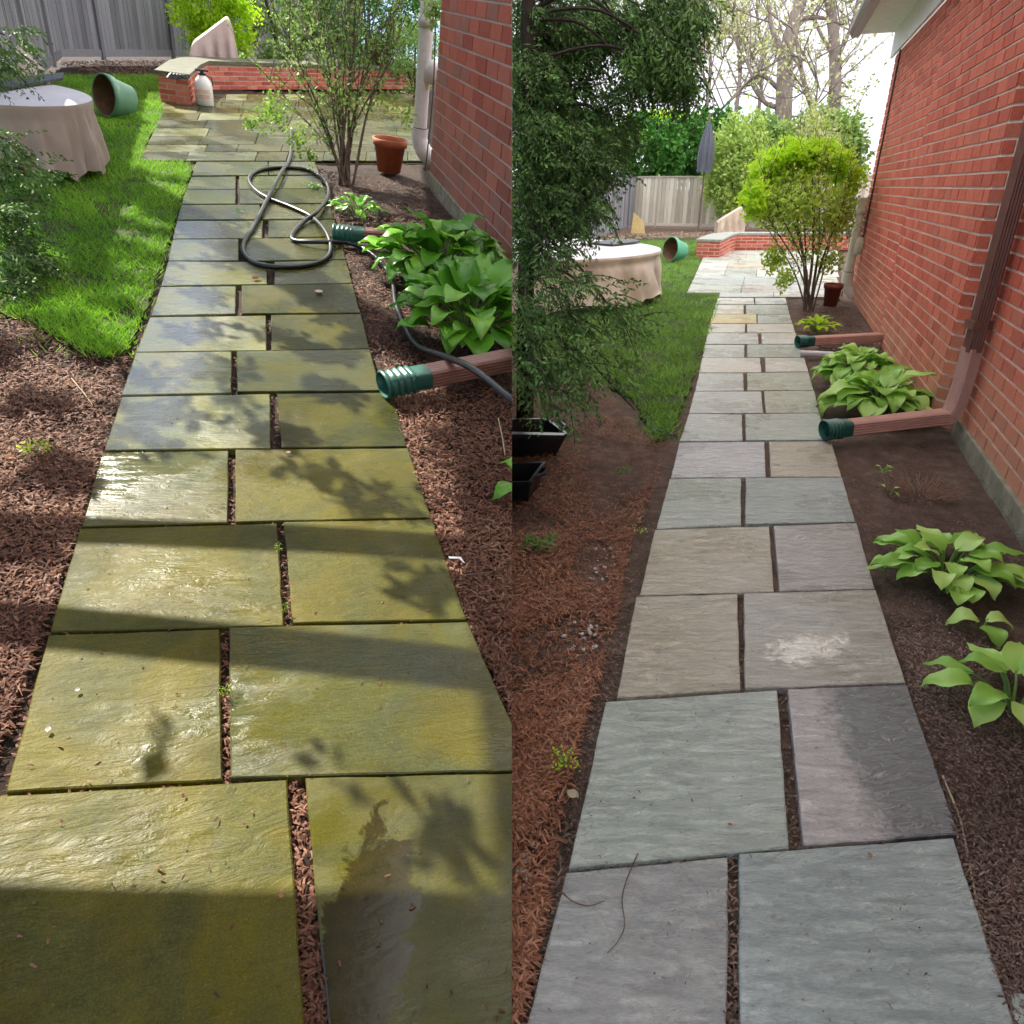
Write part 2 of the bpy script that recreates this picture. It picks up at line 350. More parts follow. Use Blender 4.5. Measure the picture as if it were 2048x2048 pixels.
def rvec():
    while True:
        v = Vector((U(-1, 1), U(-1, 1), U(-1, 1)))
        if .05 < v.length < 1: return v.normalized()
def cloudfol(mb, c, rad, n, size, shell=.5, flat=None, clump=0, rbias=None):
    c = Vector(c); cl = []
    if clump:
        for _ in range(clump):
            v = rvec() * (shell + (1 - shell) * RR()) ; cl.append((v, RR()))
    for _ in range(n):
        if clump:
            v0, rr = random.choice(cl); v = v0 + rvec() * U(0, .28)
        else:
            v = rvec() * (shell + (1 - shell) * RR() ** .7); rr = RR()
        p = c + Vector((v.x * rad[0], v.y * rad[1], v.z * rad[2]))
        leafquad(mb, p, rvec(), rvec(), size * U(.7, 1.4), size * U(.4, .8), min(1, max(0, rr * .6 + RR() * .4)))
def catmull(P, n=8):
    P = [Vector(p) for p in P]; Q = [P[0] * 2 - P[1]] + P + [P[-1] * 2 - P[-2]]; out = []
    for i in range(1, len(Q) - 2):
        for k in range(n):
            t = k / n; a, b, c, d = Q[i - 1:i + 3]
            out.append(.5 * ((2 * b) + (c - a) * t + (2 * a - 5 * b + 4 * c - d) * t * t + (3 * b - a - 3 * c + d) * t ** 3))
    out.append(P[-1]); return out
def hleaf(mb, base, d, up, L, W, droop=.6, r=None, cup=.12, nl=8, nw=14):
    """a broad hosta leaf from base, heading d, curling down"""
    d = d.normalized(); s = d.cross(up).normalized(); r = RR() if r is None else r
    rows = []; p = Vector(base); dirv = d.copy(); w0 = [0.10, .62, .92, 1.0, .95, .80, .55, .26, .0]; ph = U(0, 6)
    for i in range(nl + 1):
        wv = w0[i] * W / 2; nn = s.cross(dirv).normalized(); row = []
        for j in range(nw + 1):
            q = (j / nw * 2 - 1); rip = .0028 * math.cos(q * 22) * (1 - .5 * abs(q)) + math.sin(ph + i * 1.3) * .012 * q * q
            row.append(p + s * q * wv + nn * (cup * W * (q * q - .25) * (w0[i]) + rip * (L / .2)) - dirv * (.10 * L * q * q if i < 3 else 0))
        rows.append(row)
        a = -droop / nl * (1 + .6 * i / nl); dirv = (Matrix.Rotation(a, 3, s) @ dirv).normalized(); p = p + dirv * L / nl
    mb.grid(rows, r)
def hosta(side, c, R, H, n, L, name, label, cat, lm, group=None, erect=.5, droop=1.3, wr=.62, spread=1.0, xlim=None):
    t = thing(name, label, cat, side, (c[0], c[1], 0), group); ml = MB(); ms = MB()
    for i in range(n):
        a = i * 2.399 + U(-.3, .3); f = ((i + .6) / n) ** .5; out = Vector((math.cos(a), math.sin(a), 0))
        rr = f * R * U(.75, 1.05); h = H * (1.0 - .55 * f * f) * U(.8, 1.05)
        b0 = Vector((c[0], c[1], 0)) + out * rr * .28 + Vector((U(-.02, .02), U(-.02, .02), -.01)); b1 = Vector((c[0], c[1], h)) + out * rr
        mid = (b0 + b1) / 2 + Vector((0, 0, h * .18)) - out * rr * .05
        pts = catmull([b0, mid, b1], 4); ms.tube(pts, [.006 * (1 - .4 * k / len(pts)) for k in range(len(pts))], 5, False)
        el = U(.1, .7) * erect + (1 - f) * .7; d = out * math.cos(el) + Vector((0, 0, math.sin(el))); d = (d + Vector((U(-.3, .3), U(-.3, .3), 0))).normalized()
        hleaf(ml, b1, d, Vector((0, 0, 1)), L * U(.75, 1.15), L * wr * U(.85, 1.15), droop * U(.6, 1.2), None)
    ml.build('leaves', lm, side, t, True); ms.build('stalks', stemM, side, t, True); return t
def shrub(side, c, tips, name, label, cat, lm, leafn, lsize, stemr=.012, fol=None, topm=None, group=None):
    t = thing(name, label, cat, side, c, group); ms = MB(); ml = MB(); c = Vector(c)
    ends = []
    for tp in tips:
        tp = Vector(tp); b = c + Vector((U(-.09, .09), U(-.07, .07), -.03)); v = tp - b
        side_v = Vector((v.x, v.y, 0)) * -.22
        m1 = b + v * .35 + side_v * .5 + Vector((U(-.03, .03), U(-.03, .03), 0)); m2 = b + v * .7 + side_v * .35 + Vector((U(-.05, .05), U(-.05, .05), 0))
        pts = catmull([b, m1, m2, tp], 6); n = len(pts); ms.tube(pts, [stemr * U(.9, 1.2) * (1 - .75 * k / n) for k in range(n)], 6, False)
        for k in range(6, n, 2):
            for _ in range(2):
                q = pts[k] + (rvec() + Vector((0, 0, .7)) + v.normalized() * .6) * U(.12, .4) * (v.length / 1.5)
                mm = (pts[k] + q) / 2 + rvec() * .03; tw = catmull([pts[k], mm, q], 3); ms.tube(tw, [stemr * .3 * (1 - .6 * i / len(tw)) for i in range(len(tw))], 4, False); ends.append((tw, v))
    for _ in range(leafn):
        tw, v = random.choice(ends); p = random.choice(tw) + rvec() * U(0, .06)
        leafquad(ml, p, rvec(), rvec(), lsize * U(.6, 1.3), lsize * .6)
    if fol: fol(ml)
    ms.build('stems', twigM, side, t); ml.build('foliage', lm, side, t)
    if topm:
        m3 = MB(); topm[1](m3); m3.build('bright_top_growth', topm[0], side, t)
    return t
def spray(ml, ms, p, d, L, w, nl, ns, r0=None):
    """flat drooping conifer spray"""
    d = d.normalized(); up = Vector((0, 0, 1)); s = d.cross(up)
    if s.length < .1: s = Vector((1, 0, 0))
    s.normalize(); s = (s + rvec() * .4).normalized(); pts = []; q = Vector(p); dd = d.copy(); r0 = RR() if r0 is None else r0
    for i in range(nl + 1):
        pts.append(q.copy()); q = q + dd * (L / nl); dd = (dd + Vector((0, 0, -.10))).normalized()
    if ms is not None: ms.tube(pts, [.0035 * (1 - .6 * i / len(pts)) for i in range(len(pts))], 3, False)
    for i in range(1, nl + 1):
        f = i / nl; ww = w * (1 - .65 * f) * U(.7, 1.2)
        for sg_ in (-1, 1):
            e = (s * sg_ + dd * .9 + Vector((0, 0, -.25))).normalized()
            for k in range(ns):
                b = pts[i] + e * ww * k / ns
                leafquad(ml, b, (e + rvec() * .5), rvec(), ww / ns * 2.0, .012 * U(.6, 1.5), min(1, max(0, r0 * .6 + RR() * .4)))
def conifer_blobs(side, t, blobs, trunk, limbs=True):
    ml = MB(); ms = MB(); mt = MB(); mt.tube(trunk, [.07 * (1 - .6 * i / len(trunk)) for i in range(len(trunk))], 10)
    for (c, rad, n, dirn) in blobs:
        c = Vector(c)
        if limbs:
            b = Vector((trunk[0][0], trunk[0][1], max(.1, min(trunk[-1][2], c.z + U(-.1, .45)))))
            pts = catmull([b, (b + c) / 2 + Vector((0, 0, .12)), c], 5); ms.tube(pts, [.014 * (1 - .75 * i / len(pts)) for i in range(len(pts))], 5, False)
        for _ in range(n):
            v = rvec() * RR() ** .5; p = c + Vector((v.x * rad[0], v.y * rad[1], v.z * rad[2]))
            d = Vector(dirn) + rvec() * .7
            spray(ml, ms if RR() < .35 else None, p, d, U(.14, .30), U(.05, .10), 6, 3)
    mt.build('trunk', conbark, side, t, True); ms.build('branches', conbark, side, t); ml.build('needles', conM, side, t)
# translucent sheet added out of view above the right-hand garden: it shades it and spreads the sunlight
clM, ct, cpn = newmat('added_cloud', .9, 0)
ctr = ct.nodes.new('ShaderNodeBsdfTranslucent'); ctr.inputs[0].default_value = (.97, .97, .95, 1); cx = ct.nodes.new('ShaderNodeSeparateXYZ'); ct.links.new(ct.nodes.new('ShaderNodeTexCoord').outputs['Object'], cx.inputs[0]); crp = ct.nodes.new('ShaderNodeMapRange'); crp.inputs['From Min'].default_value = -.1; crp.inputs['From Max'].default_value = .5; yr = ct.nodes.new('ShaderNodeMapRange'); yr.inputs['From Min'].default_value = 3.2; yr.inputs['From Max'].default_value = 5.5; yr.inputs['To Min'].default_value = .32; yr.inputs['To Max'].default_value = .82; ct.links.new(cx.outputs['Y'], yr.inputs['Value']); ct.links.new(yr.outputs[0], crp.inputs['To Min']); crp.inputs['To Max'].default_value = .96; ct.links.new(cx.outputs['X'], crp.inputs['Value']); ccb = ct.nodes.new('ShaderNodeCombineColor'); [ct.links.new(crp.outputs[0], ccb.inputs[i_]) for i_ in range(3)]; ct.links.new(ccb.outputs[0], ctr.inputs[0])  # the added sheet transmits less over the left garden, keeping its shade dark
ct.links.new(ctr.outputs[0], ct.nodes['Material Output'].inputs[0])
mb = MB(); kx = SUN.x / SUN.z
def cz(y): return 3.9 + .225 * max(y, -1) + (.0 if y < 3 else .03 * (y - 3))
top = []; bot = []
for i in range(24):
    y = -5 + i * 5.0; z = cz(y); rb = []; rt = []
    for j in range(13):
        f = j / 12; x0 = kx * z + .003; x = x0 + (16 + y * .25 - x0) * f
        ed = min(1, 4 * f) ; wv = .12 * noise.noise(Vector((x * .4, y * .25, 0)))
        rb.append((x, y, z + (0 if j == 0 else wv * ed))); rt.append((x, y, z + (0 if j == 0 else .15 * ed + wv * 2 * ed)))
    bot.append(rb); top.append(rt)
mb.grid(bot); mb.grid(top); mb.grid([bot[0], top[0]]); mb.grid([bot[-1], top[-1]]); mb.grid([[r[-1] for r in bot], [r[-1] for r in top]])
cl_o = mb.build('added_cloud', clM, 'R', None, True); struct(cl_o, label='unseen translucent sheet added to shade and diffuse the sun over the right-hand garden'); SIDE.pop(cl_o.name)
# =================================================================== LARGE STRUCTURE
def sheet(side, name, x0, x1, y0, y1, nx, ny, z, amp, mat, poly=None, fr=3.0, label=None, px=True):
    mb = MB(); rows = []
    P = None
    if poly: P = [gp(side, u, v) if px else Vector(u) for u, v in poly]
    idx = {}
    for j in range(ny + 1):
        for i in range(nx + 1):
            x = x0 + (x1 - x0) * i / nx; y = y0 + (y1 - y0) * j / ny
            h = amp * (noise.noise(Vector((x * fr, y * fr, 1))) + .5 * noise.noise(Vector((x * fr * 4, y * fr * 4, 5))))
            mb.v.append((x, y, z + h))
    for j in range(ny):
        for i in range(nx):
            k = j * (nx + 1) + i
            if P:
                x = x0 + (x1 - x0) * (i + .5) / nx; y = y0 + (y1 - y0) * (j + .5) / ny
                if not inpoly(x, y, P): continue
            mb.f.append((k, k + 1, k + nx + 2, k + nx + 1)); mb.r.append(.5)
    o = mb.build(name, mat, side, None, True); return struct(o, 'structure', label)
# right garden ground out to the horizon, left garden ground as a thick terrace
mb = MB(); mb.prism([(0, -6), (150, -6), (150, 400), (0, 400)], -.6, -.075); struct(mb.build('ground', soilR, 'R'), label='bare ground running out under the right-hand garden')
mb = MB(); mb.prism([(-40, -3), (9, -3), (9, 26), (-40, 26)], -3.2, -.075); struct(mb.build('terrain', soilL, 'L'), label='sloping terrace under the left-hand garden')
sheet('R', 'soil_bed', 0, 5, .2, 22, 110, 360, -.035, .016, soilR, label='damp soil beds beside the clean path')
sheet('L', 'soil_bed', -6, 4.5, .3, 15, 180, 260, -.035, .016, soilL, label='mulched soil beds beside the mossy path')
LAWN_L = [(385, 337), (372, 365), (345, 450), (318, 530), (285, 620), (258, 690), (215, 712), (150, 690), (60, 640), (-60, 600), (-700, 560), (-900, 150), (318, 150), (328, 226), (300, 270), (277, 322), (380, 323)]
LAWN_R = [(1436, 611), (1425, 640), (1410, 690), (1372, 790), (1345, 862), (1310, 880), (1270, 800), (1200, 760), (1024, 700), (700, 640), (850, 474), (1396, 474), (1401, 520), (1374, 587), (1438, 588)]
def lawn(side, px, label):
    P = [gp(side, u, v) for u, v in px]; mb = MB(); mb.prism(jpoly([(p.x, p.y) for p in P], .02, 12), -.05, -.008); struct(mb.build('lawn', turf, side), label=label); return P
LWL = lawn('L', LAWN_L, 'sunlit lawn with tree shadows left of the mossy path'); LWR = lawn('R', LAWN_R, 'green lawn left of the clean path')
# ---- the paths
def A0(x, y): return (x * .53002, y * .53002)                       # top-left quarter of the photograph
def A1(x, y): return (x * .53002, 1024 + y * .53002)
def B0(x, y): return (1024 + x * .53002, y * .53002)
def B1(x, y): return (1024 + x * .53002, 1024 + y * .53002)
def strip(side, px, name, mat, z, label):
    P = [gp(side, u, v) for u, v in px]; mb = MB(); mb.prism([(p.x, p.y) for p in P], -.07, z); o = mb.build(name, mat, side); o['kind'] = 'structure'; o['label'] = label; o['_o'] = [0, 0, 0]; return o
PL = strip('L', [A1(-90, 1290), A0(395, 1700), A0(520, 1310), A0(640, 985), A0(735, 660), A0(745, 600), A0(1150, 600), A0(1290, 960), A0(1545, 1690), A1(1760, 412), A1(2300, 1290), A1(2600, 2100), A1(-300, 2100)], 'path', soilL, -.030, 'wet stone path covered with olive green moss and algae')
L = [
 ('moss', [A1(-190, 1080), A1(1083, 1008), A1(1150, 2010), A1(-420, 2100)]), ('wetmix', [A1(1152, 1002), A1(2150, 980), A1(2500, 2100), A1(1247, 2010)]),
 ('moss', [A1(183, 463), A1(828, 440), A1(838, 1008), A1(22, 1055)]), ('mossgrey2', [A1(865, 436), A1(1765, 415), A1(2010, 972), A1(870, 1003)]),
 ('moss', [A1(300, 62), A1(1045, 42), A1(1070, 428), A1(190, 450)]), ('moss', [A1(1070, 38), A1(1630, 28), A1(1760, 406), A1(1105, 420)]),
 ('mossgrey2', [A0(385, 1705), A0(862, 1698), A1(858, 38), A1(308, 52)]), ('moss', [A0(888, 1695), A0(1540, 1690), A1(1626, 18), A1(888, 36)]),
 ('wetblue', [A0(460, 1499), A0(1018, 1488), A0(1022, 1693), A0(395, 1699)]), ('moss2', [A0(1045, 1486), A0(1480, 1481), A0(1536, 1684), A0(1062, 1689)]),
 ('wetblue', [A0(512, 1331), A0(873, 1327), A0(873, 1482), A0(458, 1491)]), ('mossgrey', [A0(893, 1325), A0(1395, 1318), A0(1437, 1472), A0(895, 1477)]),
 ('wetblue', [A0(565, 1196), A0(1003, 1189), A0(1005, 1320), A0(512, 1326)]), ('moss2', [A0(1022, 1187), A0(1362, 1183), A0(1394, 1313), A0(1024, 1320)]),
 ('wetblue', [A0(606, 1082), A0(890, 1080), A0(888, 1183), A0(570, 1190)]), ('moss2', [A0(912, 1078), A0(1330, 1072), A0(1360, 1180), A0(912, 1184)]),
 ('wetblue', [A0(634, 986), A0(1003, 990), A0(1008, 1072), A0(608, 1077)]), ('mossgrey', [A0(1035, 988), A0(1305, 982), A0(1329, 1068), A0(1035, 1074)]),
 ('wetblue', [A0(650, 902), A0(900, 900), A0(900, 980), A0(634, 981)]), ('mossgrey', [A0(925, 900), A0(1283, 896), A0(1304, 977), A0(925, 983)]),
 ('wetblue', [A0(667, 832), A0(992, 832), A0(988, 897), A0(651, 898)]), ('mossgrey', [A0(1012, 832), A0(1262, 829), A0(1282, 892), A0(1012, 896)]),
 ('mossgrey', [A0(684, 774), A0(980, 773), A0(984, 828), A0(668, 829)]), ('mossgrey', [A0(987, 773), A0(1243, 770), A0(1261, 825), A0(990, 828)]),
 ('moss3', [A0(702, 716), A0(890, 716), A0(888, 769), A0(685, 770)]), ('mossgrey', [A0(904, 716), A0(1224, 712), A0(1241, 766), A0(904, 769)]),
 ('moss3', [A0(722, 666), A0(890, 665), A0(888, 712), A0(704, 713)]), ('moss3', [A0(902, 664), A0(1207, 662), A0(1222, 709), A0(904, 712)]),
 ('moss3', [A0(742, 611), A0(1010, 611), A0(1012, 661), A0(724, 663)]), ('moss3', [A0(1014, 611), A0(1188, 611), A0(1206, 659), A0(1016, 661)]),
]
MS['mossgrey2'] = stone('moss_slab_olive', (0.049, 0.060, 0.020), (0.070, 0.077, 0.023), (0.091, 0.101, 0.033), wet=(.06, .4), wpos=(.44, .58), moss=((0.083, 0.073, 0.005), (0.066, 0.069, 0.014), (0.164, 0.155, 0.050)), spec=.3, bs=.22, ang=.6)
MS['moss2'] = stone('moss_slab_dark', (0.028, 0.035, 0.012), (0.046, 0.051, 0.012), (0.060, 0.065, 0.020), wet=(.10, .4), moss=((0.064, 0.059, 0.004), (0.035, 0.039, 0.012), (0.111, 0.109, 0.028)), spec=.3, bs=.22, ang=.6)
MS['moss3'] = stone('moss_slab_bright', (0.048, 0.057, 0.022), (0.065, 0.075, 0.024), (0.077, 0.090, 0.035), wet=(.06, .3), moss=((0.071, 0.075, 0.007), (0.061, 0.068, 0.022), (0.128, 0.135, 0.048)), spec=.3, bs=.15, ang=.6)
MS['wetmix'] = stone('moss_slab_puddle', (0.045, 0.050, 0.014), (0.062, 0.065, 0.014), (0.078, 0.073, 0.020), wet=(.015, .42), wpos=(.47, .54), wscale=1.1, moss=((0.083, 0.075, 0.003), (0.091, 0.077, 0.017), (0.164, 0.151, 0.045)), spec=.3, bs=.12, ang=.6)
for k_ in ('moss', 'moss2'): MS[k_].node_tree.nodes['Principled BSDF'].inputs['Specular IOR Level'].default_value = .18
pass
patch(MS['wetmix'], (.12, .70, 0), .10, .30, -.35, (.42, .34, .34), .02, 1.6, 13, .9, .08, .35)
g_ = gp('L', *A0(540, 1380)); g2_ = gp('L', *A0(640, 960)); a_ = math.atan2(-(g2_.x - g_.x), g2_.y - g_.y)
patch(MS['wetblue'], ((g_.x + g2_.x) / 2 + .02, (g_.y + g2_.y) / 2, 0), .30, 2.1, a_, None, .05, 3.2, 7, .45, .35, .5)
for k, px in L: slab('L', px, MS[k], PL)
def patio(side, Q, rows, pathobj, mats, seed, wr=(.45, 1.0), labels=None):
    """random-length slabs in rows; rows: list of (v_bottom, v_top, left px at bottom, left px at top, right px)"""
    rs = random.Random(seed)
    for (vb, vt, lb, lt, rb, rt) in rows:
        a = gp(side, lb, vb); b = gp(side, rb, vb); c = gp(side, lt, vt); d = gp(side, rt, vt); W = (b - a).length; f = 0
        while f < .999:
            g = min(1, f + rs.uniform(*wr) / W)
            if 1 - g < .2 / W: g = 1
            e = .008 / W; P = [a.lerp(b, f + (e if f else 0)), a.lerp(b, g), c.lerp(d, g), c.lerp(d, f + (e if f else 0))]
            m = .006; dy = (c - a).normalized() * m; P[2] = P[2] - dy; P[3] = P[3] - dy
            mb = MB(); mb.prism(jpoly(P, .002, 4), -.045, rs.uniform(-.003, .003), None, .004); mb.build('flagstone', rs.choice(mats), side, pathobj); f = g
PA = strip('L', [(276, 323), (325, 226), (320, 180), (860, 180), (858, 323)], 'patio', soilL, -.030, 'wet mossy stone patio in front of the low brick wall')
lx = lambda v: 276 + (323 - v) * .52
vv = [321, 303, 289, 272, 256, 240, 226, 213, 200, 188]
rowsL = [(vv[i], vv[i + 1], lx(vv[i]) if vv[i] > 226 else 326, lx(vv[i + 1]) if vv[i + 1] > 226 else 326, 850, 850) for i in range(len(vv) - 1)]
patio('L', None, rowsL, PA, [MS['moss3'], MS['mossgrey'], MS['mossgrey'], MS['moss2'], MS['wetblue']], 3, (.35, .8))
PR = strip('R', [B1(50, 2000), B1(205, 1345), B1(395, 700), B0(600, 1800), B0(790, 1120), B0(1030, 1120), B0(1245, 1800), B1(1490, 650), B1(1690, 1215), B1(1960, 2000)], 'path', soilR, -.030, 'freshly cleaned grey green stone path of staggered flagstones')
R = [
 ('mauve', [B1(205, 1357), B1(815, 1298), B1(812, 2050), B1(18, 2080)]), ('blue', [B1(858, 1290), B1(1665, 1230), B1(1925, 2030), B1(860, 2040)]),
 ('green', [B1(355, 715), B1(1000, 672), B1(1045, 1266), B1(215, 1340)]), ('wet', [B1(1042, 668), B1(1490, 651), B1(1685, 1215), B1(1100, 1257)]),
 ('tan', [B1(470, 319), B1(850, 309), B1(862, 668), B1(396, 698)]), ('pudd', [B1(876, 306), B1(1372, 293), B1(1485, 642), B1(880, 665)]),
 ('tan', [B1(540, 66), B1(970, 53), B1(988, 299), B1(483, 312)]), ('tanm', [B1(988, 53), B1(1300, 42), B1(1368, 288), B1(1010, 298)]),
 ('green', [B0(595, 1804), B0(865, 1803), B1(865, 46), B1(546, 60)]), ('blue', [B0(882, 1804), B0(1245, 1803), B1(1295, 37), B1(880, 46)]),
 ('palem', [B0(632, 1668), B0(953, 1666), B0(958, 1798), B0(600, 1800)]), ('tan', [B0(970, 1666), B0(1205, 1665), B0(1243, 1798), B0(977, 1798)]),
 ('pale', [B0(668, 1562), B0(868, 1565), B0(870, 1663), B0(633, 1665)]), ('green', [B0(880, 1563), B0(1160, 1560), B0(1182, 1661), B0(882, 1661)]),
 ('pale', [B0(690, 1478), B0(940, 1478), B0(948, 1558), B0(668, 1560)]), ('greent', [B0(952, 1476), B0(1140, 1474), B0(1160, 1557), B0(957, 1558)]),
 ('pale', [B0(706, 1408), B0(873, 1408), B0(875, 1473), B0(692, 1475)]), ('greent', [B0(888, 1408), B0(1118, 1404), B0(1138, 1472), B0(888, 1473)]),
 ('palet', [B0(718, 1350), B0(936, 1350), B0(941, 1404), B0(706, 1405)]), ('palet', [B0(955, 1350), B0(1103, 1350), B0(1118, 1401), B0(958, 1403)]),
 ('pale', [B0(728, 1300), B0(878, 1300), B0(876, 1347), B0(719, 1347)]), ('green', [B0(888, 1300), B0(1083, 1300), B0(1098, 1347), B0(888, 1347)]),
 ('pale', [B0(738, 1257), B0(928, 1257), B0(931, 1297), B0(729, 1297)]), ('palet', [B0(941, 1257), B0(1070, 1257), B0(1082, 1297), B0(943, 1297)]),
 ('palet', [B0(747, 1222), B0(880, 1222), B0(879, 1254), B0(739, 1254)]), ('palet', [B0(888, 1222), B0(1059, 1222), B0(1069, 1254), B0(888, 1254)]),
 ('orange', [B0(757, 1186), B0(922, 1186), B0(923, 1219), B0(748, 1219)]), ('green', [B0(927, 1186), B0(1048, 1186), B0(1058, 1219), B0(928, 1219)]),
 ('palet', [B0(768, 1150), B0(874, 1150), B0(874, 1183), B0(758, 1183)]), ('green', [B0(884, 1150), B0(1039, 1150), B0(1047, 1184), B0(884, 1184)]),
 ('palet', [B0(778, 1124), B0(912, 1124), B0(914, 1147), B0(769, 1147)]), ('pale', [B0(918, 1124), B0(1032, 1124), B0(1038, 1147), B0(918, 1147)]),
]
ST['tanm'] = stone('bluestone_tan_mauve', (0.389, 0.351, 0.301), (0.451, 0.414, 0.376), (0.489, 0.465, 0.439), ang=1.0)
ST['palem'] = stone('bluestone_pale_mauve', (0.451, 0.439, 0.451), (0.539, 0.528, 0.539), (0.591, 0.591, 0.591), ang=.6)
ST['palet'] = stone('bluestone_pale_tan', (0.552, 0.528, 0.439), (0.602, 0.591, 0.515), (0.608, 0.608, 0.578), ang=.2)
ST['greent'] = stone('bluestone_olive', (0.351, 0.376, 0.288), (0.426, 0.439, 0.340), (0.477, 0.477, 0.389), ang=.2)
ST['pudd'] = stone('bluestone_tan_puddle', (0.389, 0.364, 0.288), (0.451, 0.426, 0.351), (0.489, 0.477, 0.426), ang=.9)
patch(ST['wet'], (1.235, 1.62, 0), .20, .75, -.12, (.26, .30, .32), .16, 1.5, 30, .45, .22, .6)
ST['wet'].node_tree.nodes['Principled BSDF'].inputs['IOR'].default_value = 3.4
patch(ST['pudd'], (1.14, 2.20, 0), .17, .075, .35, (.92, .90, .84), .05, 2.5, 18, 1.3, .25, .4)
LB = {0: 'mauve grey flagstone', 1: 'large blue grey flagstone', 3: 'dark wet half-soaked flagstone', 5: 'tan flagstone with a water puddle', 26: 'orange sandy flagstone'}
for i, (k, px) in enumerate(R): slab('R', px, ST[k], PR, LB.get(i))
slab('R', [B1(1872, 1820), B1(2080, 1800), B1(2160, 2100), B1(1925, 2000)], ST['blue'], PR)
PB = strip('R', [B0(655, 1108), B0(715, 985), B0(715, 940), B0(1230, 940), B0(1240, 1122)], 'patio', soilR, -.030, 'pale stone patio in front of the low brick wall')
vv = [1120, 1104, 1074, 1044, 1018, 994, 972, 958, 944]
rowsR = []
for i in range(len(vv) - 1):
    f = lambda v: 660 + (1104 - v) * .46 if v <= 1104 else 781
    rowsR.append((vv[i] * .53002, vv[i + 1] * .53002, 1024 + .53002 * (f(vv[i]) if vv[i] <= 1104 else 781), 1024 + .53002 * (f(vv[i + 1]) if vv[i] <= 1104 else 785), 1024 + .53002 * 1235, 1024 + .53002 * 1225))
patio('R', None, rowsR, PB, [ST['pale'], ST['green'], ST['blue'], ST['palet'], ST['tan'], ST['green'], ST['tanm'], ST['greent']], 5, (.5, 1.1))
# =================================================================== HOUSES
footM = noisy('footing_concrete', [(.3, (.16, .16, .10)), (.7, (.36, .33, .26))], 8, .9, .2, .5)
white = plain('white_paint', (.80, .80, .76), .45); gutM = plain('brown_gutter', (.16, .10, .09), .35)
roofM = noisy('roof_shingles', [(.3, (.10, .09, .09)), (.7, (.2, .18, .17))], 25, .9, .2, .5, .02, 60, (1, 6, 1))
soff = plain('soffit_white', (.62, .66, .60), .5)
# right house
w1n = gp('R', 1870, 845); w1f = gp('R', 1699, 590); w2a = gp('R', 1914, 862); w2b = gp('R', 2085, 1113)
step = w1n.lerp(w1f, .44)
dW = (w1n - w1f).normalized(); nW = Vector((-dW.y, dW.x, 0)) * -1
if nW.x > 0: nW = -nW
HT = ht('R', w1f, 108)
hr = thing('brick_house', 'red brick house wall rising right of the clean path, with pale mortar', 'house', 'R', (w1n.x, w1n.y, 0))
cs, bl = .094, .25
brickrun('R', hr, w1f + (w1f - w1n).normalized() * 0, step, 0, HT, cs, bl, brR, mortR, seed=2, name='far_brickwork')
brickrun('R', hr, step + nW * .03, w1n + nW * .03, 0, HT, cs, bl, brR, mortR, seed=3, name='brickwork')
brickrun('R', hr, w1n + nW * .03, Vector((w2a.x + .0, w2a.y, 0)), 0, HT, cs, bl * .8, brR, mortR, seed=4, name='corner_brickwork')
d2 = (w2b - w2a).normalized()
brickrun('R', hr, w2a, w2a + d2 * 5.5, .10, HT, cs, bl, brR, mortR, seed=5, name='near_brickwork')
mb = MB(); n2 = Vector((d2.y, -d2.x, 0)) 
if n2.x > 0: n2 = -n2
mb.prism([w2a + n2 * .035, w2a - n2 * .1, w2a + d2 * 5.5 - n2 * .1, w2a + d2 * 5.5 + n2 * .035], -.07, .098); mb.build('footing', footM, 'R', hr)
# far end wall of the house, and its body
bx = Vector((1, 0, 0)); mb = MB(); E = w1f + Vector((7, 1.2, 0)); mb.prism([w1f - dW * .0 + Vector((.02, 0, 0)), w1f + Vector((.14, 0, 0)), E + Vector((0, -.2, 0)), E], 0, HT); mb.build('end_wall', brR, 'R', hr)
# eave: frieze board, soffit, gutter, roof
mb = MB(); zt = HT
def off(p, k, z): q = p + nW * k; return Vector((q.x, q.y, z))
fa = w1f - dW * .25; nb = w1n + dW * 7
mb.grid([[off(fa, .02, zt - .02), off(nb, .02, zt - .02)], [off(fa, .055, zt - .02), off(nb, .055, zt - .02)], [off(fa, .055, zt + .30), off(nb, .055, zt + .30)], [off(fa, .02, zt + .30), off(nb, .02, zt + .30)]], None, False); mb.build('frieze_board', white, 'R', hr)
mb = MB(); mb.prism([off(fa, .0, 0), off(nb, .0, 0), off(nb, .50, 0), off(fa, .50, 0)], zt + .30, zt + .33); mb.build('soffit', soff, 'R', hr)
mb = MB(); g = []
for (k, z) in ((.50, .30), (.52, .26), (.62, .26), (.66, .33), (.66, .40), (.64, .40), (.62, .30), (.505, .29)): g.append([off(fa, k, zt + z), off(nb, k, zt + z)])
mb.grid(g + [g[0]]); 
for e in (0, 1): mb.face([q[e] for q in g])
mb.build('gutter', gutM, 'R', hr)
mb = MB(); mb.grid([[off(fa, .58, zt + .36), off(nb, .58, zt + .36)], [off(fa, -3.5, zt + 2.4), off(nb, -3.5, zt + 2.4)], [off(fa, -3.5, zt + 2.3), off(nb, -3.5, zt + 2.3)], [off(fa, .5, zt + .33), off(nb, .5, zt + .33)]]); mb.build('roof', roofM, 'R', hr)
# thin cable running down the far wall
mb = MB(); ca = w1f.lerp(w1n, .075); q = [off(ca, .02, HT - .02), off(ca + dW * .02, .02, HT * .72), off(ca, .02, HT * .55), off(ca - dW * .03, .02, .9)]; mb.tube(q, .012, 6); tag(mb.build('cable', plain('dark_cable', (.05, .03, .03)), 'R'), 'thin dark cable running down the far end of the red brick wall', 'cable')
